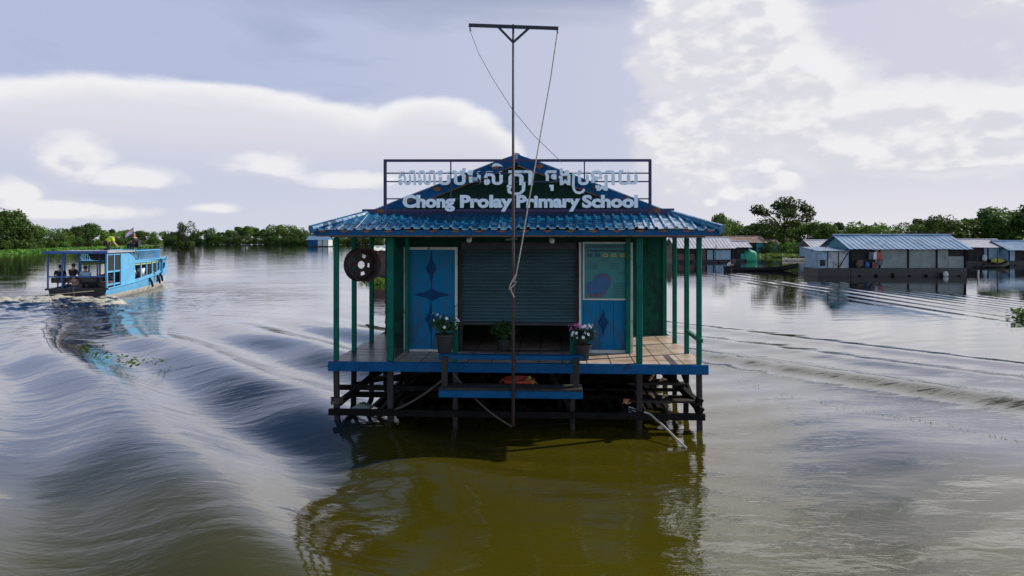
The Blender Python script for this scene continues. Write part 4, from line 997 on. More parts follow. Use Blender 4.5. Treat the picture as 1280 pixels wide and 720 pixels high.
def proto(key, seed, h, wide, kind, m):
    cm, tm = make_tree(seed, h, wide, kind)
    tr = tm.build('trunk', BARK); tme = tr.data; bpy.data.objects.remove(tr)
    zs_ = sorted(v.co.z for v in cm.vertices); top = zs_[int(len(zs_) * .992)]
    cm.materials.append(m); PROT[key] = (cm, tme, top)
for i in range(3): proto(('bush', i), 20 + i, 8, 12, 'bush', TREE1 if i else TREE2)
for i in range(3): proto(('round', i), 40 + i, 10, 10, 'round', TREE1 if i < 2 else TREE2)
proto(('spread', 0), 61, 12, 15, 'spread', TREE1)
def tree(key, loc, h, label, group=None, wx=1.0, rz=None, name='tree'):
    cm, tm, h0 = PROT[key]; s = h / h0
    t = thing(name, label, 'tree', loc, random.uniform(0, 6.28) if rz is None else rz, group); t.scale = (s * wx, s * wx, s)
    for nm, me in (('crown', cm), ('trunk', tm)):
        o = bpy.data.objects.new(nm, me); COL.objects.link(o); o.parent = t
    return t
def ptree(key, px, pbase, ptop, label, group=None, wx=1.0, rz=None, dy=0):
    Y = F * H / (pbase - HY) + dy; z1 = H - (ptop - HY) / F * Y
    return tree(key, ((px - CX) / F * Y, Y, 0.15), max(1.5, z1), label, group, wx, rz)
rnd = random.Random(5)
def pick(kinds): return (rnd.choice(kinds), rnd.randrange(3))
G1, L1 = 'trees of the near left bank', 'dense green tree in the thick row on the near left bank'
tops = [(-60, 262), (-30, 265), (-6, 266), (8, 264), (18, 274), (32, 283), (48, 285), (62, 289), (72, 286), (86, 288), (95, 284), (104, 281), (112, 285), (124, 288), (134, 287), (145, 288), (152, 289), (160, 288), (168, 289), (178, 290), (188, 291), (196, 291)]
for px, tp_ in tops:
    pb_ = 316 - px * .047
    ptree(pick(['bush', 'round', 'bush']), px, max(306, pb_ - rnd.uniform(.6, 1.6)), tp_ + rnd.uniform(-1, 1), L1, G1, rnd.uniform(.85, 1.15))
for px in range(-50, 200, 16):
    pb_ = 316 - px * .047 - .2
    ptree(('bush', rnd.randrange(3)), px + rnd.uniform(-5, 5), max(306, pb_), 301 - px * .02 + rnd.uniform(-2.5, 2.5), 'low bush at the water edge of the near left bank', 'bushes of the near left bank', rnd.uniform(1.0, 1.4))
ptree(('bush', 1), 232, 309.5, 279, 'lone bushy tree standing in open water left of the school', None, .72)
G2, L2 = 'trees of the far left bank', 'dark green tree on the far bank between the lone tree and the school'
for px, tp_ in ((206, 289), (214, 290), (222, 291), (246, 291), (256, 289), (264, 286), (274, 290), (283, 288), (292, 289), (300, 284), (308, 283), (318, 286), (327, 288), (337, 290), (346, 281), (353, 282), (362, 283), (372, 286), (383, 289), (396, 287), (410, 290), (424, 289), (440, 290), (456, 288), (470, 290)):
    ptree(pick(['round', 'bush']), px, 305.2 + rnd.uniform(-.3, .4), tp_ + rnd.uniform(-.7, .7), L2, G2, rnd.uniform(.8, 1.1))
for px in range(204, 480, 9):
    ptree(('bush', rnd.randrange(3)), px + rnd.uniform(-3, 3), 305.6, 297 + rnd.uniform(-2, 1.5), 'low bush at the foot of the far bank between the lone tree and the school', 'bushes of the far left bank', rnd.uniform(1.1, 1.6))
# right bank
ptree(('spread', 0), 983, 318, 248.5, 'tall open crowned spreading tree behind the floating houses right of the school', None, .98, 2.0)
ptree(('bush', 2), 908, 316, 269, 'rounded tree between the school roof and the big spreading tree', None, .62)
ptree(('bush', 1), 1177, 319, 272, 'dark rounded tree behind the right half of the long blue roof', None, 1.05)
ptree(('round', 1), 1262, 319, 258, 'tall broad dark tree at the right edge behind the houses', None, 1.35, .7)
G3, L3 = 'trees of the right bank', 'bright green tree in the row behind the floating houses on the right'
for px, tp_ in ((868, 292), (882, 289), (894, 287), (920, 286), (934, 290), (946, 287), (958, 286), (970, 283), (996, 284), (1008, 283), (1018, 284), (1030, 287), (1043, 285), (1056, 286), (1070, 290), (1084, 289), (1098, 287), (1112, 287), (1126, 288), (1138, 286), (1150, 284), (1164, 281), (1192, 284), (1206, 282), (1220, 283), (1234, 281), (1248, 281), (1262, 282), (1276, 280), (1290, 272), (1305, 280), (1320, 275), (1340, 278), (1364, 274)):
    ptree((rnd.choice(['bush', 'bush', 'round']), rnd.choice([0, 0, 1, 2])), px, 317 + rnd.uniform(-1.2, 1.2), tp_ - 5 + rnd.uniform(-2, 2), L3, G3, rnd.uniform(.95, 1.3))
for px in range(860, 1340, 24):
    ptree(('bush', rnd.randrange(3)), px + rnd.uniform(-6, 6), 319.5, 303 + rnd.uniform(-3, 3), 'low bush at the foot of the right bank behind the floating houses', 'bushes of the right bank', rnd.uniform(1.0, 1.5))

# banks and floating weeds ------------------------------------------------
def bank(name, edge, back):
    b_ = MB(); rows = []
    for e in edge:
        p = wat(*e); rows.append([(p.x, p.y - .5, -.3), (p.x, p.y, .12), (p.x * 1.05, p.y * 1.05, .35), (p.x * back, p.y * back, .5)])
    o = b_.grid(rows).build(name, MUD, recalc=False); o['kind'] = 'structure'; return o
bank('bank', [(-500, 330), (-200, 323), (0, 316), (60, 313), (115, 310.7), (160, 308.8), (203, 306.6)], 1.5)
bank('bank', [(202, 304.8), (300, 304.8), (400, 305), (500, 305), (640, 305), (800, 306)], 4)
bank('bank', [(840, 317), (985, 318.5), (1100, 319), (1290, 320), (1700, 321)], 1.6)
def weeds(name, label, pts, n, size, spread, seed, h=.15):
    rnd = random.Random(seed); V, Fc = [], []
    for k in range(n):
        q = rnd.random() * (len(pts) - 1); i = int(q); p = pts[i].lerp(pts[i + 1], q - i)
        c = Vector((p.x + rnd.gauss(0, spread[0]), p.y + rnd.gauss(0, spread[1]), rnd.uniform(.0, h)))
        nn = Vector((rnd.gauss(0, .5), rnd.gauss(0, .5), 1)).normalized(); t = nn.cross(Vector((rnd.gauss(0, 1), rnd.gauss(0, 1), .1))).normalized(); b = nn.cross(t); s = size * rnd.uniform(.5, 1.3)
        i0 = len(V); V += [tuple(c - t * s), tuple(c + b * s * .6), tuple(c + t * s), tuple(c - b * s * .6)]; Fc.append((i0, i0 + 1, i0 + 2, i0 + 3))
    me = bpy.data.meshes.new(name); me.from_pydata(V, [], Fc); me.materials.append(WEED)
    o = bpy.data.objects.new(name, me); COL.objects.link(o); lab(o, label, 'water weeds', None, 'stuff'); return o
weeds('floating_weeds', 'band of bright green floating weeds along the foot of the left bank', [wat(*e) for e in ((-60, 319.5), (0, 316.8), (60, 313.6), (120, 311.2), (170, 309))], 5000, .55, (2.5, 3.0), 1, .7)
weeds('floating_weeds', 'green floating weeds below the trees of the right bank', [wat(*e) for e in ((960, 321), (1000, 321.5), (1100, 321), (1290, 322))], 2500, .4, (2, 2.5), 2, .5)
weeds('floating_weeds', 'thin dotted line of drifting weed on the water right of the school', [wat(*e) for e in ((922, 476), (1010, 500), (1110, 519), (1200, 535), (1290, 556))], 170, .016, (.05, .12), 3, .015)
weeds('floating_weeds', 'small raft of weed and scum drifting between the tour boat and the school', [wat(*e) for e in ((92, 432), (120, 444), (160, 452), (186, 455))], 160, .06, (.25, .3), 4, .04)
weeds('floating_weeds', 'small green weed clump on the water at the right picture edge', [wat(1276, 397), wat(1285, 399)], 160, .12, (.3, .25), 5, .4)
weeds('floating_weeds', 'green weed mat beside the dark house seen through the left porch', [wat(462, 352), wat(482, 356)], 300, .16, (.5, .5), 6, .35)

# ------------------------------------------------------------------ water
def smooth(a, b, x):
    t = np.clip((x - a) / (b - a), 0, 1); return t * t * (3 - 2 * t)
def vnoise(x, y, seed):                       # cheap smooth value noise
    def hsh(i, j):
        v = np.sin(i * 127.1 + j * 311.7 + seed * 74.7) * 43758.5453; return v - np.floor(v)
    i, j = np.floor(x), np.floor(y); fx, fy = x - i, y - j; fx = fx * fx * (3 - 2 * fx); fy = fy * fy * (3 - 2 * fy)
    return (hsh(i, j) * (1 - fx) + hsh(i + 1, j) * fx) * (1 - fy) + (hsh(i, j + 1) * (1 - fx) + hsh(i + 1, j + 1) * fx) * fy
ang = np.concatenate([np.linspace(-180, -48, 34)[:-1], np.linspace(-48, 48, 620), np.linspace(48, 180, 34)[1:-1]])
rad = [1.5]
while rad[-1] < 7000:
    r0 = rad[-1]; rad.append(r0 + (max(.045, r0 * .0052) if r0 < 60 else r0 * .02 if r0 < 400 else r0 * .08))
rad = np.array(rad); A_, R_ = np.meshgrid(np.radians(ang), rad)
X, Yw = R_ * np.sin(A_), R_ * np.cos(A_)
nrm = np.array([-.78, -.62]) / math.hypot(.78, .62); tan_ = np.array([nrm[1], -nrm[0]])
s = X * nrm[0] + Yw * nrm[1]; tt = X * tan_[0] + Yw * tan_[1]
warp = 0.9 * (vnoise(X * .13, Yw * .13, 1) - .5) + .35 * (vnoise(X * .45, Yw * .45, 2) - .5)
kk = 2 * math.pi / 3.1
ampn = .55 + .95 * vnoise(tt * .13 + 3, s * .26, 5)
env = smooth(1.5, -3.5, X + .1 * (Yw - 12)) * smooth(34, 17, Yw) * smooth(2, 6, R_)
Z = -.175 * env * ampn * np.sin(kk * (s + 5.1 + warp))
# solitary swells to the right of the school
sr = smooth(2.5, 5.5, X) * smooth(70, 30, Yw)
def swell(c, w, a): 
    q = (s - c + .3 * warp) / w; return a * np.exp(-q * q)
Z += sr * (swell(-16.9, .60, .22) + swell(-14.8, 1.0, -.02) + swell(-19.8, .6, .05) + swell(-22.3, .6, .04) + swell(-12.2, 1.3, .04))
Z += .010 * smooth(1.0, 3.0, X) * smooth(3, 7, R_) * smooth(34, 14, Yw) * np.sin(2 * math.pi / 1.3 * (X * -.2 + Yw * .98 + warp * 2.6)) * vnoise(X * .35, Yw * .35, 22)
# calm, gently rippled lee before the school
Z += .004 * smooth(3, 6, R_) * smooth(20, 12, Yw) * smooth(4, 2.5, np.abs(X - .5)) * np.sin(2 * math.pi / .8 * (X * .35 + Yw * .93 + warp * 2.5)) * vnoise(X * .6, Yw * .6, 23)
# V wake of the long boat on the right
for off, a, lam in ((0, .024, 1.3), (3.2, .014, 1.0)):
    d = (X - (20.5 + off - (Yw - 75) * .03)); e = smooth(80, 66, Yw) * smooth(24, 34, Yw) * np.exp(-(d / 2.2) ** 2); Z += a * e * np.sin(2 * math.pi / lam * (d + .5 * warp))
# stern wake of the tour boat
lx = (X - tb0.x) * math.cos(BYAW) + (Yw - tb0.y) * math.sin(BYAW); ly = -(X - tb0.x) * math.sin(BYAW) + (Yw - tb0.y) * math.cos(BYAW)
wk = smooth(1.0, -.6, ly) * smooth(-13, -3, ly); half = 1.9 + np.clip(-ly, 0, 20) * .40
core = np.exp(-(lx / half) ** 4)
lump = .5 * vnoise(lx * 1.4, ly * 1.1, 31) + .3 * vnoise(lx * 3.1, ly * 2.6, 32) + .2 * vnoise(lx * 6.5, ly * 6, 33)
edge = np.exp(-((np.abs(lx) - half * .9) / (.45 + .04 * np.clip(-ly, 0, 20))) ** 2)
Z += wk * (core * (.62 * lump - .05) * smooth(-12, -1, ly) + edge * .40 * lump)
foam = wk * (core * smooth(.44, .62, lump) * .8 * smooth(-10, -1, ly) + edge * smooth(.36, .56, lump) * .9)
# bow wave and wash along the hull
hw = np.interp(ly, [a for a, _ in WID], [b for _, b in WID])
out = np.abs(lx) - hw
side = smooth(-1.0, 1, ly) * smooth(17.5, 14, ly)
bw_ = side * np.exp(-((out - .25 - np.clip(14.5 - ly, 0, 15) * .10) / (.35)) ** 2)
Z += bw_ * .16 * lump * smooth(2, 12, ly); foam = np.maximum(foam, bw_ * smooth(.40, .60, lump) * smooth(5, 13, ly))
bz = np.exp(-(((X + 21.5) / 7) ** 2 + ((Yw - 33) / 9) ** 2)); Z += bz * (.10 * (vnoise(X * .8, Yw * .8, 51) - .5) + .07 * (vnoise(X * 2.1, Yw * 1.9, 52) - .5) + .03 * (vnoise(X * 4.6, Yw * 4.2, 53) - .5))
foam = np.clip(foam, 0, 1)
nr, na_ = X.shape
co = np.stack([X, Yw, Z], -1).reshape(-1, 3)
idx = np.arange(nr * na_).reshape(nr, na_)
nx_ = np.roll(idx, -1, axis=1)
quads = np.stack([idx[:-1], nx_[:-1], nx_[1:], idx[1:]], -1).reshape(-1, 4)
wme = bpy.data.meshes.new('water')
wme.vertices.add(len(co)); wme.vertices.foreach_set('co', co.astype(np.float32).ravel())
wme.loops.add(quads.size); wme.loops.foreach_set('vertex_index', quads[:, ::-1].astype(np.int32).ravel())
wme.polygons.add(len(quads)); wme.polygons.foreach_set('loop_start', np.arange(0, quads.size, 4, dtype=np.int32))
wme.polygons.foreach_set('use_smooth', np.ones(len(quads), dtype=bool))
wme.update(); wme.validate()
at_ = wme.attributes.new('foam', 'FLOAT', 'POINT'); at_.data.foreach_set('value', foam.astype(np.float32).ravel())
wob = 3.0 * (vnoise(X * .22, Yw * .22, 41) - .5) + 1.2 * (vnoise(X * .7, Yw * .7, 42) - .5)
olive_mix = np.maximum(smooth(13.5, 9.0, Yw + wob), smooth(5.0, 2.6, np.abs(X - .8) + wob * .6) * smooth(40, 20, Yw))
olive_mix = np.maximum(olive_mix, .32 * smooth(2, 8, X) + .5 * sr * np.exp(-((s + 16.4) / .8) ** 2))  # extra olive on the right swell paints in its viewer-facing slope
at2 = wme.attributes.new('olive_mix', 'FLOAT', 'POINT'); at2.data.foreach_set('value', olive_mix.astype(np.float32).ravel())
chop = .95 - .62 * smooth(12, 26, Yw) - .15 * smooth(2, 6, X) * smooth(16, 26, Yw) + .35 * smooth(0, 3, X) * smooth(22, 11, Yw) + 3.0 * np.exp(-(((X + 22) / 9) ** 2 + ((Yw - 38) / 12) ** 2))
at3 = wme.attributes.new('chop', 'FLOAT', 'POINT'); at3.data.foreach_set('value', chop.astype(np.float32).ravel())
cv = bmesh.new(); cv.from_mesh(wme)
inner = [v for v in cv.verts if v.co.length < 1.6]
bmesh.ops.contextual_create(cv, geom=[e for e in cv.edges if e.is_boundary and all(v.co.xy.length < 1.6 for v in e.verts)])
cv.to_mesh(wme); cv.free()
water = bpy.data.objects.new('water', wme); COL.objects.link(water); water['kind'] = 'structure'
m = bpy.data.materials.new('river_water'); nt, N, L = nodes_of(m); b = N['Principled BSDF']
b.inputs['Roughness'].default_value = .035; b.inputs['IOR'].default_value = 1.333; b.inputs['Specular IOR Level'].default_value = .8
geo = N.new('ShaderNodeNewGeometry')
nz = N.new('ShaderNodeTexNoise'); nz.inputs['Scale'].default_value = .12; nz.inputs['Detail'].default_value = 4; L.new(geo.outputs['Position'], nz.inputs['Vector'])
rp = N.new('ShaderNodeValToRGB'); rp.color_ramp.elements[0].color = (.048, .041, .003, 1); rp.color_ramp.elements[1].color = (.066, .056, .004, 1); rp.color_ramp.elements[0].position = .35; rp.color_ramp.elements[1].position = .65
L.new(nz.outputs['Fac'], rp.inputs['Fac'])
# olive body colour close in; navy beyond paints in dark sky reflection and shade
olive_mix = N.new('ShaderNodeAttribute'); olive_mix.attribute_name = 'olive_mix'
smx = N.new('ShaderNodeMixRGB'); smx.inputs['Color1'].default_value = (.002, .022, .066, 1); L.new(olive_mix.outputs['Fac'], smx.inputs['Fac']); L.new(rp.outputs['Color'], smx.inputs['Color2'])
fa = N.new('ShaderNodeAttribute'); fa.attribute_name = 'foam'
fn = N.new('ShaderNodeTexNoise'); fn.inputs['Scale'].default_value = 6; fn.inputs['Detail'].default_value = 8; fn.inputs['Roughness'].default_value = .7; L.new(geo.outputs['Position'], fn.inputs['Vector'])
def math_(op, a, b=None, nt=nt):
    n = nt.nodes.new('ShaderNodeMath'); n.operation = op
    for i, v in enumerate((a, b)):
        if v is None: continue
        if isinstance(v, (int, float)): n.inputs[i].default_value = v
        else: nt.links.new(v, n.inputs[i])
    return n.outputs[0]
ff = math_('MULTIPLY', math_('SUBTRACT', math_('ADD', fa.outputs['Fac'], fn.outputs['Fac']), .82), 3.0)
ff = math_('MULTIPLY', math_('MINIMUM', math_('MAXIMUM', ff, 0.0), 1.0), math_('MINIMUM', math_('MULTIPLY', fa.outputs['Fac'], 4.0), 1.0))
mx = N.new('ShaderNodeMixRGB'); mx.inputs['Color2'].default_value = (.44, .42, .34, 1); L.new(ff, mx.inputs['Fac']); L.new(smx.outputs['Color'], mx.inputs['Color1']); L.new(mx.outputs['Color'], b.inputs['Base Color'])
L.new(math_('ADD', math_('MULTIPLY', ff, .5), .035), b.inputs['Roughness'])
# ripples: two stretched noises, crests mostly across the view like the wind lines
mp1 = N.new('ShaderNodeMapping'); mp1.inputs['Scale'].default_value = (.62, 1.6, 1); mp1.inputs['Rotation'].default_value = (0, 0, R(18)); L.new(geo.outputs['Position'], mp1.inputs['Vector'])
n1 = N.new('ShaderNodeTexNoise'); n1.inputs['Scale'].default_value = 3.0; n1.inputs['Detail'].default_value = 4; n1.inputs['Roughness'].default_value = .5; n1.inputs['Distortion'].default_value = .6; L.new(mp1.outputs['Vector'], n1.inputs['Vector'])
n0 = N.new('ShaderNodeTexNoise'); n0.inputs['Scale'].default_value = .9; n0.inputs['Detail'].default_value = 1; n0.inputs['Distortion'].default_value = .5; L.new(mp1.outputs['Vector'], n0.inputs['Vector'])
n2 = N.new('ShaderNodeTexNoise'); n2.inputs['Scale'].default_value = 10; n2.inputs['Detail'].default_value = 3; L.new(mp1.outputs['Vector'], n2.inputs['Vector'])
gust = N.new('ShaderNodeTexNoise'); gust.inputs['Scale'].default_value = .16; gust.inputs['Detail'].default_value = 3; L.new(geo.outputs['Position'], gust.inputs['Vector'])
gr = N.new('ShaderNodeMapRange'); gr.inputs['From Min'].default_value = .38; gr.inputs['From Max'].default_value = .62; gr.inputs['To Min'].default_value = .35; gr.inputs['To Max'].default_value = 1.0; L.new(gust.outputs['Fac'], gr.inputs['Value'])
hgt = math_('ADD', math_('ADD', math_('MULTIPLY', n0.outputs['Fac'], .03), math_('MULTIPLY', n1.outputs['Fac'], .012)), math_('MULTIPLY', n2.outputs['Fac'], .003))
ch = N.new('ShaderNodeAttribute'); ch.attribute_name = 'chop'
hgt = math_('MULTIPLY', math_('MULTIPLY', hgt, gr.outputs['Result']), ch.outputs['Fac'])
bp = N.new('ShaderNodeBump'); bp.inputs['Strength'].default_value = 1.0; bp.inputs['Distance'].default_value = 1.0; L.new(hgt, bp.inputs['Height']); L.new(bp.outputs['Normal'], b.inputs['Normal'])
b.inputs['Specular IOR Level'].default_value = 0.0
lw = N.new('ShaderNodeLayerWeight'); lw.inputs['Blend'].default_value = .5
bp2 = N.new('ShaderNodeBump'); bp2.inputs['Strength'].default_value = .4; bp2.inputs['Distance'].default_value = 1.0; L.new(hgt, bp2.inputs['Height']); L.new(bp2.outputs['Normal'], lw.inputs['Normal'])
fres = math_('MINIMUM', math_('ADD', math_('MULTIPLY', math_('POWER', lw.outputs['Facing'], 4.1), 1.4), .015), 1.0)
fres = math_('MULTIPLY', fres, math_('SUBTRACT', 1.0, math_('MULTIPLY', ff, .8)))
gl = N.new('ShaderNodeBsdfGlossy'); gl.inputs['Roughness'].default_value = .03; L.new(bp.outputs['Normal'], gl.inputs['Normal'])
ms = N.new('ShaderNodeMixShader'); L.new(fres, ms.inputs['Fac']); L.new(b.outputs['BSDF'], ms.inputs[1]); L.new(gl.outputs['BSDF'], ms.inputs[2]); L.new(ms.outputs['Shader'], N['Material Output'].inputs['Surface'])
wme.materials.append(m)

# ------------------------------------------------------------------ sky, sun, camera
SUN = Vector((1.0, .35, .95)).normalized()
EL, AZ = math.asin(SUN.z), math.atan2(SUN.x, SUN.y)
world = bpy.data.worlds.new('World'); scene.world = world; world.use_nodes = True
nt = world.node_tree; N, L = nt.nodes, nt.links
bg = N['Background']; bg.inputs['Strength'].default_value = .1
sky = N.new('ShaderNodeTexSky'); sky.sky_type = 'NISHITA'; sky.sun_disc = False; sky.sun_elevation = EL; sky.sun_rotation = AZ; sky.dust_density = 1.0; sky.ozone_density = 2.0; sky.air_density = 1.0
def ae(px, py):
    a = math.atan((px - CX) / F); return a, math.atan((HY - py) / F * math.cos(a))
def group_density():
    g_ = bpy.data.node_groups.new('cloud_density', 'ShaderNodeTree')
    g_.interface.new_socket('Direction', in_out='INPUT', socket_type='NodeSocketVector')
    for nm in ('Density', 'Detail'): g_.interface.new_socket(nm, in_out='OUTPUT', socket_type='NodeSocketFloat')
    gi, go = g_.nodes.new('NodeGroupInput'), g_.nodes.new('NodeGroupOutput')
    mm = lambda op, a, b=None: math_(op, a, b, g_)
    sep = g_.nodes.new('ShaderNodeSeparateXYZ'); g_.links.new(gi.outputs[0], sep.inputs[0])
    az = mm('ARCTAN2', sep.outputs[0], sep.outputs[1]); el = mm('ARCSINE', sep.outputs[2])
    sc = g_.nodes.new('ShaderNodeMapping'); sc.inputs['Scale'].default_value = (1, 1, 1.9); g_.links.new(gi.outputs[0], sc.inputs['Vector'])
    def noise(scale, det, rough=.58, dist=0.0):
        n = g_.nodes.new('ShaderNodeTexNoise'); n.inputs['Scale'].default_value = scale; n.inputs['Detail'].default_value = det; n.inputs['Roughness'].default_value = rough; n.inputs['Distortion'].default_value = dist
        g_.links.new(sc.outputs[0], n.inputs['Vector']); return n.outputs['Fac']
    big = noise(6.0, 3); fine = noise(17.0, 7, .6, .35)
    vor = g_.nodes.new('ShaderNodeTexVoronoi'); vor.feature = 'SMOOTH_F1'; vor.inputs['Scale'].default_value = 26; vor.inputs['Smoothness'].default_value = .4
    try: vor.inputs['Detail'].default_value = 2.0
    except KeyError: pass
    g_.links.new(sc.outputs[0], vor.inputs['Vector'])
    puff = mm('SUBTRACT', .5, vor.outputs['Distance'])
    det = mm('ADD', mm('ADD', mm('MULTIPLY', mm('SUBTRACT', big, .5), .95), mm('MULTIPLY', mm('SUBTRACT', fine, .5), .50)), mm('MULTIPLY', puff, .36))
    D = None
    for px, py, rx, ry, wgt in CLOUDS:
        a0, e0 = ae(px, py); a1, _ = ae(px + rx, py); _, e1 = ae(px, py - ry)
        u = mm('MULTIPLY', mm('SUBTRACT', az, a0), 1 / (a1 - a0)); v = mm('MULTIPLY', mm('SUBTRACT', el, e0), 1 / (e1 - e0))
        d = mm('MULTIPLY', mm('SUBTRACT', 1.0, mm('SQRT', mm('ADD', mm('MULTIPLY', u, u), mm('MULTIPLY', v, v)))), wgt)
        d = mm('MINIMUM', d, .75)
        D = d if D is None else mm('MAXIMUM', D, d)
    D = mm('ADD', mm('MAXIMUM', D, -.6), det)
    g_.links.new(D, go.inputs[0]); g_.links.new(det, go.inputs[1])
    return g_
CLOUDS = [  # position and radii in columns / rows of the sky as seen, weight
 (95, 200, 62, 44, 1.3), (165, 222, 85, 22, 1.2), (20, 240, 60, 24, 1.0), (335, 208, 70, 20, .7), (60, 262, 150, 20, 1.2), (270, 260, 40, 9, 1.0), (440, 225, 80, 14, 1.0),
 (895, 40, 130, 120, 2.2), (985, 115, 110, 80, 2.0), (880, 165, 110, 90, 2.0), (1110, 160, 200, 70, 2.0), (1290, 140, 190, 48, 1.8), (1160, 200, 220, 24, 1.4),
 (930, 225, 100, 45, 1.6), (845, 222, 40, 48, 1.3), (890, 232, 30, 50, 1.3), (588, 150, 26, 12, .7),
 (1000, -330, 420, 330, 1.8), (790, -290, 270, 210, 2.0), (1400, -140, 380, 270, 1.9)]
gd = group_density()
tc = N.new('ShaderNodeTexCoord')
g1 = N.new('ShaderNodeGroup'); g1.node_tree = gd; L.new(tc.outputs['Generated'], g1.inputs[0])
sh = N.new('ShaderNodeVectorMath'); sh.operation = 'ADD'; sh.inputs[1].default_value = (.012, 0, .022); L.new(tc.outputs['Generated'], sh.inputs[0])
nmz = N.new('ShaderNodeVectorMath'); nmz.operation = 'NORMALIZE'; L.new(sh.outputs[0], nmz.inputs[0])
g2 = N.new('ShaderNodeGroup'); g2.node_tree = gd; L.new(nmz.outputs[0], g2.inputs[0])
mm = lambda op, a, b=None: math_(op, a, b, nt)
def sst(v, a, b):
    n = N.new('ShaderNodeMapRange'); n.interpolation_type = 'SMOOTHSTEP'; n.inputs['From Min'].default_value = a; n.inputs['From Max'].default_value = b; L.new(v, n.inputs['Value']); return n.outputs['Result']
sep = N.new('ShaderNodeSeparateXYZ'); L.new(tc.outputs['Generated'], sep.inputs[0])
mask = sst(g1.outputs[0], -.16, .60)
lit = sst(mm('SUBTRACT', g1.outputs[0], g2.outputs[0]), -.15, .24)
thick = sst(g1.outputs[0], .0, .9)
east = sst(sep.outputs[0], -.45, .55)       # sunward side of the sky: paler and warmer
def mixc(f, a, b):
    n = N.new('ShaderNodeMixRGB')
    if isinstance(f, float): n.inputs['Fac'].default_value = f
    else: L.new(f, n.inputs['Fac'])
    for i, v in ((1, a), (2, b)):
        if isinstance(v, tuple): n.inputs[i].default_value = (*[q * 10 for q in v], 1)
        else: L.new(v, n.inputs[i])
    return n.outputs[0]
# thin high veil, stronger low down and towards the front, streaked
st = N.new('ShaderNodeMapping'); st.inputs['Scale'].default_value = (1.2, 1.2, 7.0); st.inputs['Rotation'].default_value = (R(5), R(8), 0); L.new(tc.outputs['Generated'], st.inputs['Vector'])
ci = N.new('ShaderNodeTexNoise'); ci.inputs['Scale'].default_value = 2.4; ci.inputs['Detail'].default_value = 7; ci.inputs['Distortion'].default_value = .8; L.new(st.outputs[0], ci.inputs['Vector'])
front = mm('ADD', mm('MULTIPLY', sst(sep.outputs[1], -.5, .6), .45), .55)
low = mm('SUBTRACT', 1.0, sst(sep.outputs[2], .23, .42))
veil = mm('MULTIPLY', mm('MULTIPLY', low, front), mm('ADD', .62, mm('MULTIPLY', mm('SUBTRACT', ci.outputs['Fac'], .5), .7)))
veil = mm('MINIMUM', mm('MAXIMUM', mm('MULTIPLY', veil, 1.85), 0.0), .97)
dk = N.new('ShaderNodeVectorMath'); dk.operation = 'SCALE'; dk.inputs['Scale'].default_value = .6; L.new(sky.outputs['Color'], dk.inputs[0])
col = mixc(veil, dk.outputs[0], mixc(east, (.36, .405, .56), (.50, .50, .59)))
haze = mm('MULTIPLY', mm('SUBTRACT', 1.0, sst(sep.outputs[2], -.02, .13)), front)
col = mixc(mm('MULTIPLY', haze, .8), col, mixc(east, (.46, .49, .57), (.65, .635, .65)))
# wide smooth anvil sheet on the left: crisp upper rim, fading downwards
az_ = mm('ARCTAN2', sep.outputs[0], sep.outputs[1]); el_ = mm('ARCSINE', sep.outputs[2])
def ell(px, py, rx, ry):
    a0, e0 = ae(px, py); a1, _ = ae(px + rx, py); _, e1 = ae(px, py - ry)
    u = mm('MULTIPLY', mm('SUBTRACT', az_, a0), 1 / (a1 - a0)); v = mm('MULTIPLY', mm('SUBTRACT', el_, e0), 1 / (e1 - e0))
    return mm('SUBTRACT', 1.0, mm('SQRT', mm('ADD', mm('MULTIPLY', u, u), mm('MULTIPLY', v, v))))
wav = mm('MULTIPLY', mm('SUBTRACT', ci.outputs['Fac'], .5), .30)
wav = mm('ADD', wav, mm('MULTIPLY', g1.outputs[1], .10))
sheet = mm('MAXIMUM', mm('ADD', ell(235, 215, 400, 124), wav), mm('ADD', ell(540, 215, 130, 100), wav))
rim = sst(sheet, -.02, .10)
fade = mm('ADD', .38, mm('MULTIPLY', sst(el_, ae(300, 235)[1], ae(300, 140)[1]), .62))
sheet_c = mixc(sst(sheet, .35, .02), (.57, .565, .615), (.71, .70, .715))
col = mixc(mm('MULTIPLY', mm('MULTIPLY', rim, fade), .95), col, sheet_c)
rsheet = None
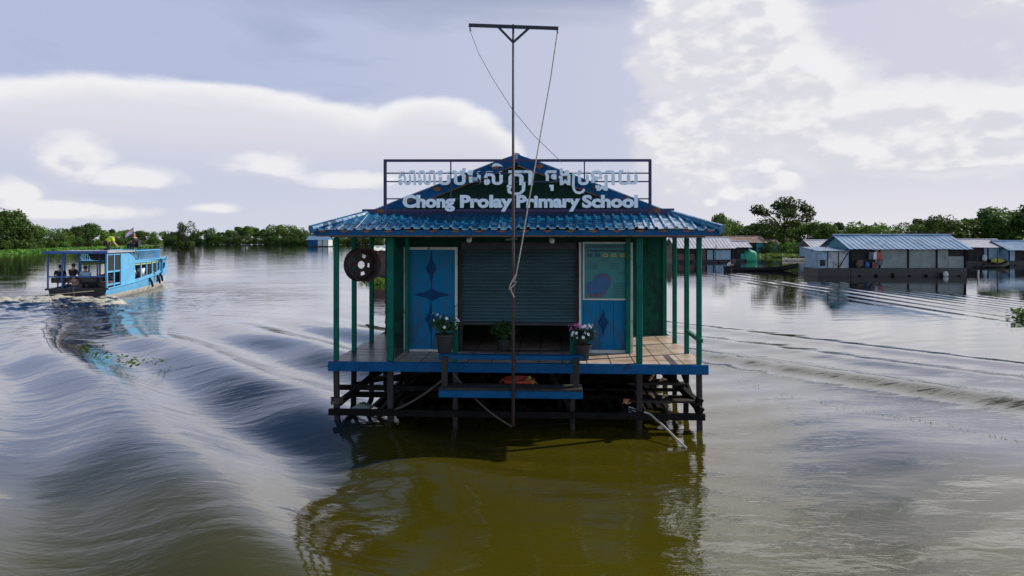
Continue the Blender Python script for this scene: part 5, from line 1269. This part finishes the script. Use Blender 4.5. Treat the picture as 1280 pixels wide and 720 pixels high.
for q_ in ((905, 50, 150, 150), (990, 135, 150, 110), (1190, 165, 270, 78), (880, 190, 110, 80)):
    e_ = mm('ADD', ell(*q_), mm('ADD', mm('MULTIPLY', wav, .8), mm('MULTIPLY', g1.outputs[1], .35))); rsheet = e_ if rsheet is None else mm('MAXIMUM', rsheet, e_)
col = mixc(mm('MULTIPLY', sst(rsheet, .0, .30), .8), col, (.615, .61, .64))
ccol = mixc(lit, (.53, .53, .585), (.70, .69, .70))
ccol = mixc(mm('MULTIPLY', thick, .2), ccol, (.56, .55, .59))
dt = N.new('ShaderNodeVectorMath'); dt.operation = 'DOT_PRODUCT'; dt.inputs[1].default_value = SUN; L.new(tc.outputs['Generated'], dt.inputs[0])
boost = mm('ADD', 1.0, mm('MULTIPLY', mm('MULTIPLY', sst(sep.outputs[2], .29, .42), sst(dt.outputs['Value'], .3, .65)), 1.5))   # cloud tops near the sun are brighter
cb = N.new('ShaderNodeVectorMath'); cb.operation = 'SCALE'; L.new(ccol, cb.inputs[0]); L.new(boost, cb.inputs['Scale'])
col = mixc(mm('MULTIPLY', mask, .88), col, cb.outputs[0])
back = mm('ADD', 1.0, mm('MULTIPLY', mm('SUBTRACT', 1.0, sst(sep.outputs[1], -.6, .05)), 1.1))   # sky behind the viewer brightened, added fill for the facade and letters
fin = N.new('ShaderNodeVectorMath'); fin.operation = 'SCALE'; L.new(col, fin.inputs[0]); L.new(back, fin.inputs['Scale'])
L.new(fin.outputs[0], bg.inputs['Color'])
sun = bpy.data.lights.new('Sun', 'SUN'); sun.energy = 3.6; sun.angle = R(.5); sun.color = (1, .94, .85)
so = bpy.data.objects.new('Sun', sun); COL.objects.link(so); so.rotation_euler = (-SUN).to_track_quat('-Z', 'Y').to_euler(); so.location = SUN * 60
cam = bpy.data.cameras.new('Camera'); cam.sensor_width = 36; cam.lens = 36 * F / 1280; cam.shift_y = -(360 - HY) / 1280; cam.clip_end = 20000; cam.clip_start = .1
co_ = bpy.data.objects.new('Camera', cam); COL.objects.link(co_); co_.location = (0, 0, H); co_.rotation_euler = (R(90), 0, 0)
scene.camera = co_
vs = scene.view_settings; vs.view_transform = 'Standard'; vs.look = 'None'; vs.exposure = 0.38; vs.gamma = 1; vs.use_curve_mapping = False
